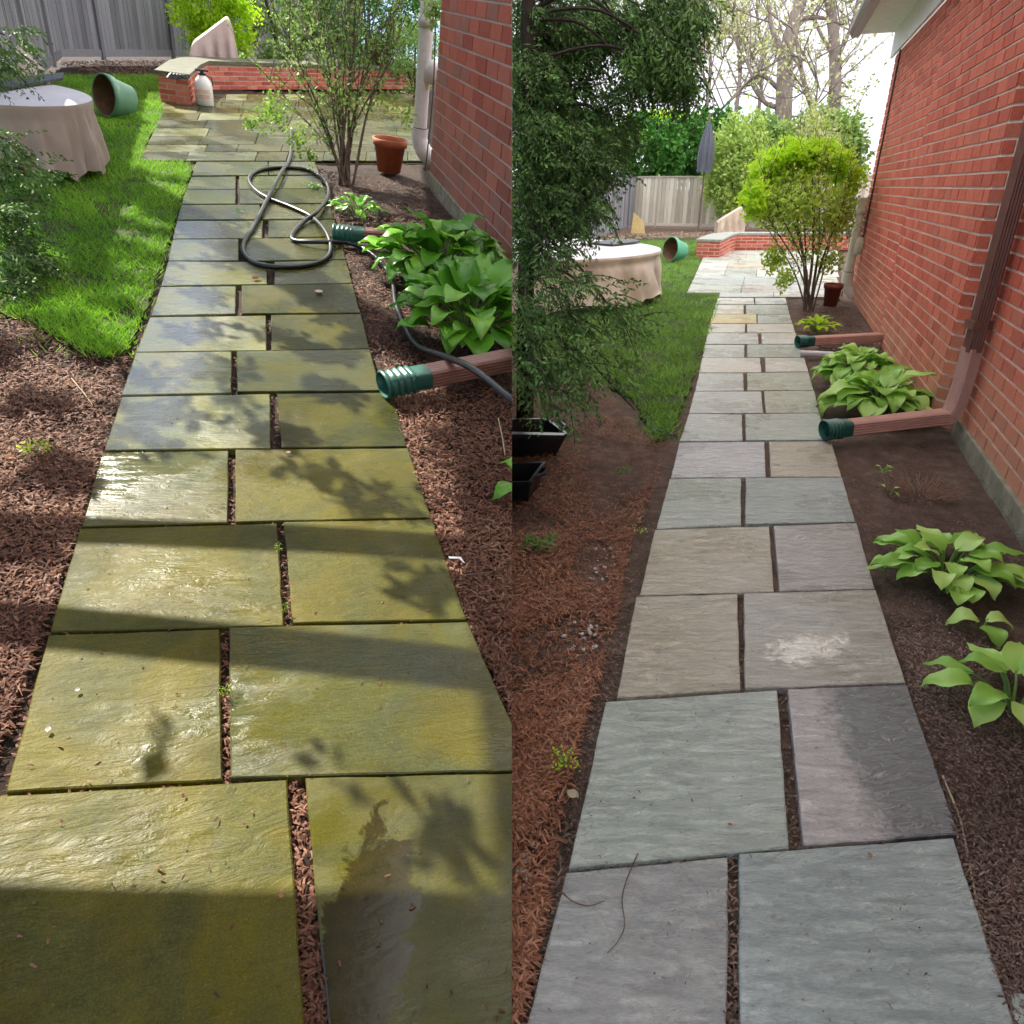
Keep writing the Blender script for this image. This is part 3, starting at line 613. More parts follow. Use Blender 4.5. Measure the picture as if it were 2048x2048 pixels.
# left house
l1 = gp('L', 860, 366); l2 = gp('L', 996, 530); dL = (l2 - l1).normalized(); l2 = l2 + dL * 4; 
hl = thing('brick_house', 'sun-dappled brick house wall at the right edge of the mossy path', 'house', 'L', (l1.x, l1.y, 0))
brickrun('L', hl, l1, l2, .12, 5.4, .128, .36, brL, mortL, seed=8, name='brickwork')
nL = Vector((dL.y, -dL.x, 0))
mb = MB(); mb.prism([l1 + nL * .03, l2 + nL * .03, l2 - nL * .1, l1 - nL * .1], -.07, .118); mb.build('footing', footM, 'L', hl)
mb = MB(); mb.prism([l1 - nL * .11, l1 - nL * 3.0 + Vector((0, .3, 0)), l1 - nL * 3.0, l1 - nL * .11 + dL * .1], 0, 3.6); mb.build('end_wall', brL, 'L', hl)
# =================================================================== FENCES
def board(name, stops):
    m, t, p = newmat(name, .9, .2); v = objco(t, (5, 5, .35)); n = nz(t, 8, 6, .65, v); a = t.nodes.new('ShaderNodeMath'); a.operation = 'MULTIPLY_ADD'; a.inputs[1].default_value = .55
    t.links.new(attr(t), a.inputs[0]); h = t.nodes.new('ShaderNodeMath'); h.operation = 'MULTIPLY'; h.inputs[1].default_value = .55; t.links.new(n.outputs[0], h.inputs[0]); t.links.new(h.outputs[0], a.inputs[2])
    c = ramp(t, stops, a.outputs[0]); t.links.new(c.outputs[0], p.inputs['Base Color']); bump(t, p, n.outputs[0], .6, .01); return m
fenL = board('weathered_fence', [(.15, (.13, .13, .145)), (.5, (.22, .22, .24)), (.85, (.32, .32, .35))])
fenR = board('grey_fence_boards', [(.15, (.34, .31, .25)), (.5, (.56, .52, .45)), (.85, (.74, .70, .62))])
def fence(side, A, B, H, name, label, mat, bw=.1, posts=3):
    A = Vector((A[0], A[1], 0)); B = Vector((B[0], B[1], 0)); d = (B - A); Ln = d.length; d.normalize(); n = Vector((d.y, -d.x, 0)); rz = math.atan2(d.y, d.x)
    t = thing(name, label, 'fence', side, A); mb = MB(); x = 0
    while x < Ln:
        c = A + d * (x + bw / 2) + n * U(-.004, .004); mb.box((c.x, c.y, .10), (bw - .012, .018, H - .16 + U(-.006, .006)), rz); x += bw
    mb.build('boards', mat, side, t); mb = MB(); 
    for z in (.05, H - .06): c = A + d * Ln / 2 + n * .022; mb.box((c.x, c.y, z), (Ln, .05 if z > 1 else .022, .055 if z > 1 else .11), rz)
    mb.build('rail', mat, side, t)
    for k in range(posts):
        c = A + d * Ln * (k + .5) / posts + n * .03; mb = MB(); mb.box((c.x, c.y, 0), (.07, .05, H + .06), rz); mb.build('post', mat, side, t)
fL0 = gp('L', 122, 120); fL1 = gp('L', 480, 118); dd = (fL1 - fL0)
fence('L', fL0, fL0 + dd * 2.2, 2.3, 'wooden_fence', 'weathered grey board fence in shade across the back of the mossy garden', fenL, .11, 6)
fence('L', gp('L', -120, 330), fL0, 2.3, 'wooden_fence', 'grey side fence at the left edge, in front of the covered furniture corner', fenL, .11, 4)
fR0 = gp('R', 1266, 453); fR1 = gp('R', 1436, 456)
fence('R', fR0, fR0 + (fR1 - fR0) * 3.2, ht('R', fR0, 352), 'wooden_fence', 'pale grey board fence behind the lawn and the vase-shaped bush', fenR, .16, 6)
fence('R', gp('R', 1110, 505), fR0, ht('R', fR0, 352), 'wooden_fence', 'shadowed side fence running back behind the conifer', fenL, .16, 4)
# ---- low patio walls
capM = noisy('bluestone_cap', [(.3, (.24, .26, .22)), (.7, (.42, .43, .40))], 12, .5, .4, .3)
capL = noisy('mossy_stone_cap', [(.3, (0.072, 0.079, 0.043)), (.7, (0.173, 0.166, 0.115))], 12, .5, .4, .3)
def lowwall(side, P, H, label, bm, mm, cm, thick, cs, bl, seed):
    """P: centre line on the ground starting at the near end"""
    P = [Vector((p[0], p[1], 0)) for p in P]; t = thing('garden_wall', label, 'wall', side, P[0])
    off_ = []
    for i, p in enumerate(P):
        a = P[max(0, i - 1)]; b = P[min(len(P) - 1, i + 1)]; d = (b - a).normalized(); off_.append(Vector((d.y, -d.x, 0)))
    Rt = [p + o * thick / 2 for p, o in zip(P, off_)]; Lf = [p - o * thick / 2 for p, o in zip(P, off_)]
    brickrun(side, t, Lf[0], Rt[0], -.03, H, cs, bl, bm, mm, seed=seed, depth=.05)
    for i in range(len(P) - 1):
        brickrun(side, t, Rt[i], Rt[i + 1], -.03, H, cs, bl, bm, mm, seed=seed + i + 1, depth=.05); brickrun(side, t, Lf[i + 1], Lf[i], -.03, H, cs, bl, bm, mm, seed=seed + i + 9, depth=.05)
    Rc = [p + o * (thick / 2 + .035) for p, o in zip(P, off_)]; Lc = [p - o * (thick / 2 + .035) for p, o in zip(P, off_)]
    d0 = (P[0] - P[1]).normalized() * .035; Rc[0] = Rc[0] + d0; Lc[0] = Lc[0] + d0; mb = MB()
    mb.prism(Rc + Lc[::-1], H, H + .045, .5); mb.build('stone_cap', cm, side, t); return t
a = gp('R', 1413, 515); b = gp('R', 1448, 497); c = gp('R', 1475, 492); d = gp('R', 1720, 488)
HW = ht('R', gp('R', 1470, 502), 473); 
lowwall('R', [gp('R', 1414, 514), gp('R', 1440, 500), gp('R', 1462, 496), gp('R', 1720, 496)], HW, 'low curved red brick garden wall with a grey stone cap, beyond the clean patio', brW, mortR, capM, .55, .085, .30, 21)
HWL = ht('L', gp('L', 420, 186), 136)
wl = [gp('L', 352, 207), gp('L', 376, 182), gp('L', 402, 171), gp('L', 850, 172)]
lowwall('L', wl, HWL, 'low sunlit red brick wall with a mossy stone cap, beyond the wet patio', brW, mortL, capL, .38, .07, .22, 41)
# =================================================================== LEFT GARDEN THINGS
def msize(side, p, px): 
    q = FRM[side] @ Vector(p) - CP; return px * q.dot(CF) / FP
def folds(a, k): return math.sin(a * k) 
clothL = noisy('patio_cover_cloth', [(.3, (0.425, 0.323, 0.306)), (.7, (0.510, 0.399, 0.383))], 3, .6, .3, .3, .01, 30)
clothR = noisy('beige_cover_cloth', [(.3, (0.483, 0.380, 0.287)), (.7, (0.690, 0.575, 0.471))], 3, .6, .3, .3, .01, 30)
clothT = noisy('cover_cloth_lit_top', [(.3, (0.561, 0.527, 0.561)), (.7, (0.680, 0.646, 0.680))], 4, .45, .4, .3, .01, 20)  # paler than the skirts: light on the top is put into the colour
meshM = noisy('black_mesh', [(.45, (.015, .017, .02)), (.55, (.08, .085, .10))], 60, .5, .4, .6, .01, 80)
def tabletop(side, cen, Rr, H, label, cm, tm, seed, panel):
    rs = random.Random(seed); t = thing('patio_table_cover', label, 'furniture cover', side, (cen.x, cen.y, 0)); c = Vector((cen.x, cen.y, 0))
    def row(rad, z, amp, fl=0):
        out = []
        for k in range(260):
            a = 2 * math.pi * k / 260; f = noise.noise(Vector((math.cos(a) * 2.2, math.sin(a) * 2.2, seed))); g = noise.noise(Vector((math.cos(a) * 6, math.sin(a) * 6, seed + z * 2.2)))
            w = math.sin(a * 19 + 7 * f + z * 2) ** 3 * .7 + math.sin(a * 33 + 9 * f) * .35 + g * 1.3
            r = rad * (1 + amp * w * .55 + amp * f) + .012 * noise.noise(Vector((a * 9, z * 9, seed))) * (amp > .02); zz = z + fl * (math.sin(a * 9 + 4 * f) * .5 + f + g)
            out.append(c + Vector((math.cos(a) * r, math.sin(a) * r, zz)))
        return out
    rs_ = [row(Rr, H - .01, 0), row(Rr * 1.012, H - .04, .004), row(Rr * .995, H - .10, .012)]
    for i in range(1, 10):
        f = i / 9; rs_.append(row(Rr * (1 + .055 * f), (H - .10) * (1 - f) + .09 * f, .02 + .05 * f, .09 * f * (f > .95)))
    mb = MB(); mb.grid(rs_, None, True); mb.build('skirt', cm, side, t, True)
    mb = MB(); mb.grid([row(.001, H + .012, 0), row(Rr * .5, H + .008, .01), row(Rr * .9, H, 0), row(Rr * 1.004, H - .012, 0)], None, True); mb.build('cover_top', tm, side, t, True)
    mb = MB(); mb.lathe([(.12, .0), (.10, .05), (.05, .1), (.04, H - .05)], c, 16); mb.build('pedestal', gutM, side, t)
    return t
TH = .72
tc_ = Vector((-2.109, 7.735, 0)); tr_ = .736
tabletop('L', tc_, tr_, .60, 'round patio table under a dusty pink cover beside the green pot in the mossy garden', clothL, clothT, 1, None)
mb = MB(); q = [gp('L', -60, 166, .63), gp('L', 128, 147, .63), gp('L', 126, 158, .63), gp('L', -60, 190, .63)]
mb.prism([(p.x, p.y) for p in q], .62, .64)
tag(mb.build('mesh_panel', meshM, 'L'), 'black mesh panel lying on the pink table cover', 'panel')
tc2 = Vector((.0646, 12.015, 0)); tr2 = 2.283
tabletop('R', tc2, tr2, TH, 'round patio table under a wrinkled beige cover behind the conifer', clothR, clothT, 5, None)
mb = MB(); q = [gp('R', 1175, 490, TH), gp('R', 1230, 482, TH), gp('R', 1268, 483, TH), gp('R', 1280, 487, TH), gp('R', 1225, 494, TH)]
mb.prism([(p.x, p.y) for p in q], TH + .018, TH + .04); tag(mb.build('mesh_panel', meshM, 'R'), 'dark mesh panel lying on the beige table cover', 'panel')
# pots lying on their side
def sidepot(side, c, rad, ln, axis, label, om, im):
    t = thing('flower_pot', label, 'plant pot', side, (c.x, c.y, 0)); z = Vector(axis).normalized(); M = z.to_track_quat('Z', 'Y').to_matrix(); cc = Vector((c.x, c.y, rad))
    mb = MB(); mb.lathe([(rad * .64, -ln), (rad * .66, -ln), (rad * .93, -.10), (rad * 1.0, -.09), (rad * 1.04, -.03), (rad * 1.04, .0), (rad * .97, .008), (rad * .95, 0)], cc, 40, M); mb.lathe([(.001, -ln), (rad * .64, -ln)], cc, 40, M); mb.build('pot_body', om, side, t, True)
    mb = MB(); mb.lathe([(rad * .95, 0), (rad * .90, -.1), (rad * .6, -ln + .02), (.001, -ln + .02)], cc, 40, M); mb.build('pot_inside', im, side, t, True); return t
greenL = plain('green_glaze', (.14, .30, .20), .35, .5); terIn = noisy('pot_inside', [(.3, (.10, .05, .03)), (.7, (.24, .13, .07))], 10, .9, .2, .4)
p = gp('L', 215, 233); r = msize('L', p, 37)
sidepot('L', p, r, r * 1.5, (-.70, -.62, .12), 'pale green plastic pot tipped on its side by the pink table cover', greenL, terIn)
p = gp('R', 1338, 523); r = msize('R', p, 23)
greenR = plain('green_glaze_bright', (.09, .42, .24), .35, .5)
sidepot('R', p, r, r * 1.5, (-.85, -.45, .12), 'bright green pot tipped on its side by the beige table cover', greenR, terIn)
# draped furniture
def draped(side, outl, depth, label, mat, yoff=0, seed=0):
    """outl: photo outline of the top edge (u, v), left to right; v0 base row"""
    (u0, v0) = outl[0]; base = gp(side, *outl[-1]) ; rs = random.Random(seed)
    bl = gp(side, u0, v0); top = outl[1:-1]; t = thing('chair_cover', label, 'furniture cover', side, (bl.x, bl.y, 0))
    n = 24; us = [u for u, v in top]; rows = []; H = []; X = []
    for i in range(n + 1):
        u = us[0] + (us[-1] - us[0]) * i / n
        for k in range(len(top) - 1):
            if top[k][0] <= u <= top[k + 1][0]: f = (u - top[k][0]) / (top[k + 1][0] - top[k][0]); v = top[k][1] * (1 - f) + top[k + 1][1] * f; break
        g = bl.lerp(base, (u - u0) / (outl[-1][0] - u0)); H.append(ht(side, g, v)); X.append(g)
    mb = MB(); m = 9; front = []
    for k in range(m + 1):
        f = k / m; row = []
        for i in range(n + 1):
            w = .05 * noise.noise(Vector((i * .35, f * 1.5, seed))) + .03 * math.sin(i * 1.1 + f * 2); row.append(Vector((X[i].x, X[i].y - .0 + w * (1 - abs(2 * f - 1)) * 1.5 - .06 * (1 - f), H[i] * f)))
        front.append(row)
    back = [[Vector((q.x, q.y + depth * (1 - .25 * k / m), q.z)) for q in row] for k, row in enumerate(front)]
    mb.grid(front); mb.grid(back); mb.grid([front[-1], [a.lerp(b, .5) + Vector((0, 0, .03)) for a, b in zip(front[-1], back[-1])], back[-1]]); mb.grid([[r[0] for r in front], [r[0] for r in back]]); mb.grid([[r[-1] for r in front], [r[-1] for r in back]])
    mb.build('cover_cloth', mat, side, t, True); return t
draped('L', [(380, 165), (380, 131), (386, 98), (395, 85), (462, 36), (470, 48), (480, 124), (481, 165)], .5, 'pink cover peaked over a chair, behind the low brick wall by the spring shrub', clothL, seed=2)
draped('L', [(-110, 190), (-110, 92), (0, 94), (38, 90), (52, 118), (80, 150), (84, 185)], .7, 'pink covered furniture standing behind the table cover at the left edge', clothL, seed=4)
draped('R', [(1430, 478), (1433, 447), (1438, 440), (1477, 414), (1487, 428), (1490, 478)], .5, 'beige chair cover with a dark fold, behind the low brick wall of the clean patio', clothR, seed=6)
# sprayer on the patio
bot = plain('milky_plastic', (.85, .82, .80), .3); orange = plain('orange_label', (.85, .30, .15), .4); blk = plain('black_plastic', (.02, .02, .022), .35)
p = gp('L', 410, 211); t = thing('pump_sprayer', 'milky white pump sprayer with orange lettering standing against the low brick wall', 'sprayer', 'L', p)
r = msize('L', p, 17); h = ht('L', p, 150); mb = MB(); mb.lathe([(.001, 0), (r * .85, 0), (r, .02), (r, h * .6), (r * .93, h * .78), (r * .6, h * .92), (r * .38, h), (r * .38, h * 1.03), (.001, h * 1.03)], p, 28); mb.build('bottle', bot, 'L', t, True)
mb = MB(); mb.lathe([(r * .42, h * 1.0), (r * .42, h * 1.06), (r * .2, h * 1.08), (r * .2, h * 1.14), (.001, h * 1.14)], p, 16); q = p + Vector((0, 0, h * 1.15)); mb.tube([q + Vector((-r * .7, 0, 0)), q + Vector((r * .7, 0, 0))], .014, 8); mb.tube([p + Vector((r * .4, 0, h)), p + Vector((r * 1.0, -.01, h * .95)), p + Vector((r * 1.05, 0, h * .7))], .009, 6); mb.build('pump_handle', blk, 'L', t)
mb = MB()
for k, (z, ww) in enumerate(((.50, .8), (.43, .9), (.34, .7), (.27, .55))):
    x = -ww
    while x < ww:
        w_ = U(.12, .26); a0 = -math.pi / 2 + x; a1 = a0 + w_ * .8
        mb.grid([[p + Vector((math.cos(a) * r * 1.012, math.sin(a) * r * 1.012, h * z)) for a in (a0, (a0 + a1) / 2, a1)], [p + Vector((math.cos(a) * r * 1.012, math.sin(a) * r * 1.012, h * (z + .045))) for a in (a0, (a0 + a1) / 2, a1)]]); x += w_ + .05
mb.build('lettering', orange, 'L', t)
# black trowel and gloves on the cap
p = gp('L', 352, 160, HWL + .05); mb = MB(); z = HWL + .06
for k in range(5): a = k * .5; mb.tube(catmull([(p.x - .10 + .03 * k, p.y, z), (p.x - .05 + .04 * k, p.y + .05, z + .05), (p.x + .02 + .03 * k, p.y + .02, z + .015)], 4), .014, 6)
tag(mb.build('garden_gloves', blk, 'L'), 'small crumpled black gloves lying on the stone cap of the brick wall', 'gloves')
# terracotta pots
terra = noisy('terracotta', [(.3, (.34, .085, .035)), (.7, (.48, .14, .06))], 14, .6, .35, .3, .004); potsoil = soilL
def pot(side, p, rt, h, z0, label, mat, group=None, tilt=None):
    t = thing('terracotta_pot', label, 'plant pot', side, (p.x, p.y, z0), group); c = Vector((p.x, p.y, z0))
    mb = MB(); mb.lathe([(.001, 0), (rt * .68, 0), (rt * .9, h * .78), (rt * .92, h * .78), (rt * 1.0, h * .79), (rt * 1.04, h), (rt * .96, h), (rt * .88, h * .84), (.84 * rt, h * .8)], c, 36); mb.build('pot_body', mat, side, t, True)
    mb = MB(); mb.lathe([(.001, h * .84), (rt * .9, h * .82)], c, 24); mb.build('potting_soil', potsoil, side, t); return t
p = gp('L', 778, 343); pot('L', p, msize('L', p, 33), ht('L', p, 277), 0, 'terracotta pot standing on the mulch by the white drain pipe', terra)
p = gp('L', 757, 168); pot('L', p, msize('L', p, 27), .48, HWL + .02, 'orange terracotta pot on the low brick wall behind the many-stemmed shrub', terra)
terraD = noisy('dark_terracotta', [(.3, (.20, .045, .03)), (.7, (.30, .075, .05))], 14, .5, .35, .3, .004)
p = gp('R', 1660, 612); pot('R', p, msize('R', p, 18), ht('R', p, 567), 0, 'dark red pot on the soil by the cream drain pipe', terraD)
p = gp('R', 1650, 496); pot('R', p, msize('R', p, 13), .38, HW + .02, 'orange pot on the low wall behind the trimmed shrub', terra)
# white drain pipes with fittings
pvcL = plain('grey_white_pipe', (.62, .60, .62), .4); pvcR = plain('cream_pipe', (.85, .83, .76), .4)
def drain(side, base, rad, H, zf, label, mat, dx):
    t = thing('drain_pipe', label, 'drain pipe', side, base); b = Vector((base.x, base.y, 0))
    mb = MB(); mb.tube([b + Vector((0, 0, H * 1.0)), b + Vector((0, 0, .35))], rad, 20); mb.build('pipe', mat, side, t, True)
    mb = MB(); mb.tube(catmull([b + Vector((0, 0, .40)), b + Vector((0, 0, .28)), b + Vector((dx * .5, -.02, .17)), b + Vector((dx * 1.3, -.05, .10)), b + Vector((dx * 2, -.07, .07))], 5), rad * 1.22, 18); mb.build('elbow', mat, side, t, True)
    mb = MB(); c = b + Vector((dx * .9, -rad * .9, zf)); mb.lathe([(.001, .24), (rad * .7, .23), (rad * 1.05, .17), (rad * 1.05, 0), (rad * .9, -.0), (.001, 0)], c, 20); mb.tube([c + Vector((0, 0, .1)), b + Vector((0, 0, zf - .02))], rad * .5, 10); mb.build('vent_cap', mat, side, t, True)
    mb = MB(); mb.lathe([(rad * 1.1, .36), (rad * 1.16, .37), (rad * 1.16, .40), (rad * 1.1, .41)], b, 20); mb.build('clamp', blk, side, t)
    mb = MB(); mb.lathe([(rad * 1.05, 0), (rad * 1.2, 0), (rad * 1.2, .12), (rad * 1.05, .12)], b + Vector((0, 0, zf + .55)), 20); mb.build('coupling', mat, side, t, True)
p = gp('L', 836, 326); drain('L', p, msize('L', p, 13), 2.6, ht('L', p, 163), 'white drain pipe with a domed vent cap against the sunlit brick wall', pvcL, msize('L', p, 14))
p = gp('R', 1687, 598); drain('R', p, msize('R', p, 8.5), ht('R', p, 395), ht('R', p, 508), 'cream drain pipe with an oval vent cap at the far end of the house', pvcR, msize('R', p, 8))
# downspouts
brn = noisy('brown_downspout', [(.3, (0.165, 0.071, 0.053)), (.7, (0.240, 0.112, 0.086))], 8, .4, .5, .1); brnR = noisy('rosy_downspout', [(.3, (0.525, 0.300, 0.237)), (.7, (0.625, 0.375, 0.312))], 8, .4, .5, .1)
grn = plain('green_adaptor', (.018, .10, .075), .35, .5, .25)
def rectube(mb, pts, w, h, ribs=True, up=Vector((0, 0, 1)), sx=None):
    """rounded rectangular spout with pressed ribs; cross-section w (sideways) x h (up)"""
    sec = []
    def seg(a, b, k):
        for i in range(k):
            f = i / k; x = a[0] + (b[0] - a[0]) * f; y = a[1] + (b[1] - a[1]) * f
            g = -.006 * (1 if (i % 2) else 0) if ribs else 0; nx, ny = (b[1] - a[1], -(b[0] - a[0])); L_ = math.hypot(nx, ny) or 1; sec.append((x + nx / L_ * g, y + ny / L_ * g))
    c = .012; W = w / 2; Hh = h / 2
    seg((-W + c, -Hh), (W - c, -Hh), 8); seg((W - c, -Hh), (W, -Hh + c), 1); seg((W, -Hh + c), (W, Hh - c), 8); seg((W, Hh - c), (W - c, Hh), 1); seg((W - c, Hh), (-W + c, Hh), 8); seg((-W + c, Hh), (-W, Hh - c), 1); seg((-W, Hh - c), (-W, -Hh + c), 8); seg((-W, -Hh + c), (-W + c, -Hh), 1)
    rows = []
    for i, p in enumerate(pts):
        d = (Vector(pts[min(i + 1, len(pts) - 1)]) - Vector(pts[max(0, i - 1)])).normalized()
        s = Vector(sx) if sx else d.cross(up).normalized(); s = (s - d * s.dot(d)).normalized(); n = s.cross(d).normalized()
        rows.append([Vector(p) + s * x + n * y for x, y in sec])
    mb.grid(rows, None, True); mb.face(rows[0][::-1]); mb.face(rows[-1])
def adaptor(mb, p, d, w, h, L):
    d = Vector(d).normalized(); s = d.cross(Vector((0, 0, 1))).normalized(); n = s.cross(d); rows = []
    for i in range(29):
        f = i / 28; rib = (.010 if i % 4 in (1, 2) else 0) if f < .62 else 0; k = 1.18 + (.14 if f < .06 else 0) - .10 * f; rr = []
        for j in range(28):
            a = 2 * math.pi * j / 28; e = 2.0 + 3.0 * f; ca, sa = math.cos(a), math.sin(a); q = (abs(ca) ** e + abs(sa) ** e) ** (-1 / e)
            rr.append(Vector(p) + d * L * f + s * ca * q * (w / 2 * k + rib) + n * sa * q * (h / 2 * k + rib))
        rows.append(rr)
    mb.grid(rows, None, True); rin = [Vector(p) + d * L * .3 + (q - Vector(p)) * .8 for q in rows[0]]; mb.grid([rows[0], rin], .0, True); mb.face(rin)
def spoutset(side, a, b, w, h, z0, z1, La, label, mat, extra=None, group=None):
    t = thing('downspout', label, 'downspout', side, (a.x, a.y, 0), group); A = Vector((a.x, a.y, z0)); B = Vector((b.x, b.y, z1)); d = (B - A).normalized()
    mb = MB(); adaptor(mb, A, d, w, h, La); mb.build('green_adaptor', grn, side, t, True)
    mb = MB(); pts = [A + d * (La * .9)] + ([B] if not extra else extra(A, d, B)); rectube(mb, pts, w, h, True, Vector((0, 0, 1)), d.cross(Vector((0, 0, 1)))); mb.build('spout', mat, side, t); return t
a = gp('L', 764, 775, .06); b = gp('L', 1030, 722, .12); hw = msize('L', a, 43)
spoutset('L', a, b + (b - a) * .3, hw * 1.1, hw * .85, .075, .15, msize('L', a, 100), 'brown ribbed downspout with a green end, lying in front of the hostas', brn)
a = gp('L', 666, 470, .05); b = gp('L', 800, 478, .08)
spoutset('L', a, b, msize('L', a, 32), msize('L', a, 24), .07, .09, msize('L', a, 62), 'shorter brown downspout with a green end, half hidden behind the far hosta', brn)
a = gp('R', 1578 + 72 * .0, 680, .05); a = gp('R', 1594, 687, .05); b = gp('R', 1760, 678, .08)
spoutset('R', a, b, msize('R', a, 20), msize('R', a, 17), .07, .10, msize('R', a, 32), 'small far downspout with a green end, beyond the hostas by the clean path', brnR)
# ribbed downspout coming down the house corner and turning along the ground
a = gp('R', 1647, 866, .06); b = gp('R', 1880, 845, .10); w_ = msize('R', a, 33)
corner = Vector((w2a.x, w2a.y, 0)) + d2 * .16 + n2 * .085
def elb(A, d, B):
    top = Vector((corner.x, corner.y, 2.3)); low = Vector((top.x, top.y, .62)); g = Vector((low.x, low.y, B.z)); q = catmull([B, B.lerp(g, .55) + Vector((0, 0, .01)), B.lerp(g, .84) + Vector((0, 0, .06)), Vector((low.x, low.y, B.z + .22)), low], 7)
    return q
t = spoutset('R', a, b, w_ * 1.0, w_ * .85, .08, .14, msize('R', a, 52), 'rosy brown downspout with a green end, running from the house corner to the clean path', brnR, elb)
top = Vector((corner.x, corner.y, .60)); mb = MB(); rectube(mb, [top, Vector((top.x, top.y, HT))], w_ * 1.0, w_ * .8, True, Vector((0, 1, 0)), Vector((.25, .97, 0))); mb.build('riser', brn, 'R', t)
for z in (.75, 2.1): mb = MB(); mb.box((top.x, top.y, z), (w_ * 1.15, w_ * .95, .05)); mb.build('strap', brn, 'R', t)
mb = MB(); a = gp('R', 1600, 706, .03); b = gp('R', 1665, 709, .03); rectube(mb, [Vector((a.x, a.y, .03)), Vector((b.x, b.y, .03))], .07, .05, False); tag(mb.build('edging_strip', pvcL, 'R'), 'short pale strip lying under the small far downspout', 'strip')
# hose
hz = [(1100, 490, .02), (1095, 590, .02), (1062, 650, .045), (1020, 730, .04), (960, 850, .018), (921, 915, .018), (928, 965, .018), (985, 1000, .018), (1090, 1006, .018), (1200, 992, .018), (1247, 950, .02), (1232, 880, .05), (1180, 822, .02), (1100, 782, .018), (1000, 742, .018), (950, 702, .018), (942, 668, .018), (978, 642, .018), (1060, 633, .018), (1160, 641, .018), (1225, 682, .018), (1240, 735, .018), (1200, 795, .045), (1140, 842, .02), (1102, 888, .018), (1120, 910, .018), (1220, 913, .045), (1320, 918, .02), (1390, 950, .018), (1450, 1005, .018), (1482, 1070, .018), (1494, 1150, .018), (1530, 1240, .03), (1580, 1308, .06), (1680, 1345, .15), (1790, 1395, .25), (1932, 1510, .26), (2000, 1570, .2)]
P = []
for u, v, z in hz: q = gp('L', u * .53002, v * .53002, z); P.append(Vector((q.x, q.y, z)))
hosM = plain('black_hose', (.012, .016, .018), .35, .6); t = thing('garden_hose', 'black garden hose lying in loops on the mossy path and over the brown downspout', 'garden hose', 'L', P[0])
mb = MB(); mb.tube(catmull(P, 8), .0175, 10); mb.build('hose', hosM, 'L', t, True)
mb = MB(); mb.tube([P[0] + (P[0] - P[1]).normalized() * k for k in (.12, .06, .0)] + [P[0]], [.012, .014, .02, .02], 10); mb.build('nozzle', plain('brushed_steel', (.6, .6, .62), .3, .5, .1, 12, 1), 'L', t, True)
# =================================================================== PLANTS
p = gp('L', 880, 560); hosta('L', p, msize('L', p, 112), .34, 75, msize('L', p, 72), 'hosta', 'large dark green hosta clump against the brick wall, farther of the two', 'hosta', hostaM, 'hosta clumps beside the mossy path', erect=.8, droop=1.1)
p = gp('L', 940, 682); hosta('L', p, msize('L', p, 104), .36, 60, msize('L', p, 84), 'hosta', 'bright green hosta clump with tall pale stalks behind the brown downspout', 'hosta', hostaM, 'hosta clumps beside the mossy path', erect=1.3, droop=1.0)
p = gp('L', 1055, 985); hosta('L', p, msize('L', p, 40), .12, 5, .15, 'hosta', 'single hosta leaf poking in at the edge beside the mulch below the downspout', 'hosta', hostaM, 'hosta clumps beside the mossy path')
p = gp('R', 1712, 775); hosta('R', p, msize('R', p, 66), .30, 75, msize('R', p, 46), 'hosta', 'crowded hosta clump nearest the house wall, farthest along the clean path', 'hosta', hostaP, 'hosta clumps beside the clean path')
p = gp('R', 1755, 825); hosta('R', p, msize('R', p, 74), .24, 44, msize('R', p, 66), 'hosta', 'hosta clump with large upright leaves just behind the rosy downspout', 'hosta', hostaP, 'hosta clumps beside the clean path', erect=.7)
p = gp('R', 1892, 1150); hosta('R', p, msize('R', p, 112), .13, 42, msize('R', p, 70), 'hosta', 'sprawling lime green hosta on bare soil, middle of the right-hand bed', 'hosta', hostaP, 'hosta clumps beside the clean path', droop=1.0)
p = gp('R', 2025, 1410); hosta('R', p, msize('R', p, 110), .12, 16, msize('R', p, 85), 'hosta', 'drooping hosta at the right edge of the frame, nearest the viewer', 'hosta', hostaP, 'hosta clumps beside the clean path', droop=1.0)
p = gp('R', 1962, 1255); hosta('R', p, msize('R', p, 18), .05, 3, msize('R', p, 75), 'hosta', 'lone folded hosta leaf between the sprawling hosta and the nearest hosta', 'hosta', hostaP, 'hosta clumps beside the clean path')
def sprout(side, u, v, px, n, label, mat, h=.06, name='young_plant', cat='plant', group=None):
    p = gp(side, u, v); hosta(side, p, msize(side, p, px), h, n, msize(side, p, px) * .75, name, label, cat, mat, group, erect=1.0, wr=.45)
sprout('L', 716, 428, 42, 26, 'bright green seedling clump between the shrub and the far green downspout end', hostaM, .12)
sprout('L', 632, 378, 14, 10, 'tiny bright sprout at the inner edge of the hose loop', hostaM, .05)
sprout('R', 1632, 662, 30, 30, 'small yellow-green seedling clump in front of the trimmed shrub', budM, .14)
sprout('R', 1768, 942, 20, 4, 'pale broken sprout lying on the soil below the downspout', hostaP, .03)
sprout('R', 1780, 985, 18, 3, 'pale broken leaf lying left of the dead stalks', hostaP, .03)
sprout('R', 1762, 1137, 12, 5, 'tiny sprout between the clean path and the sprawling hosta', hostaP, .03)
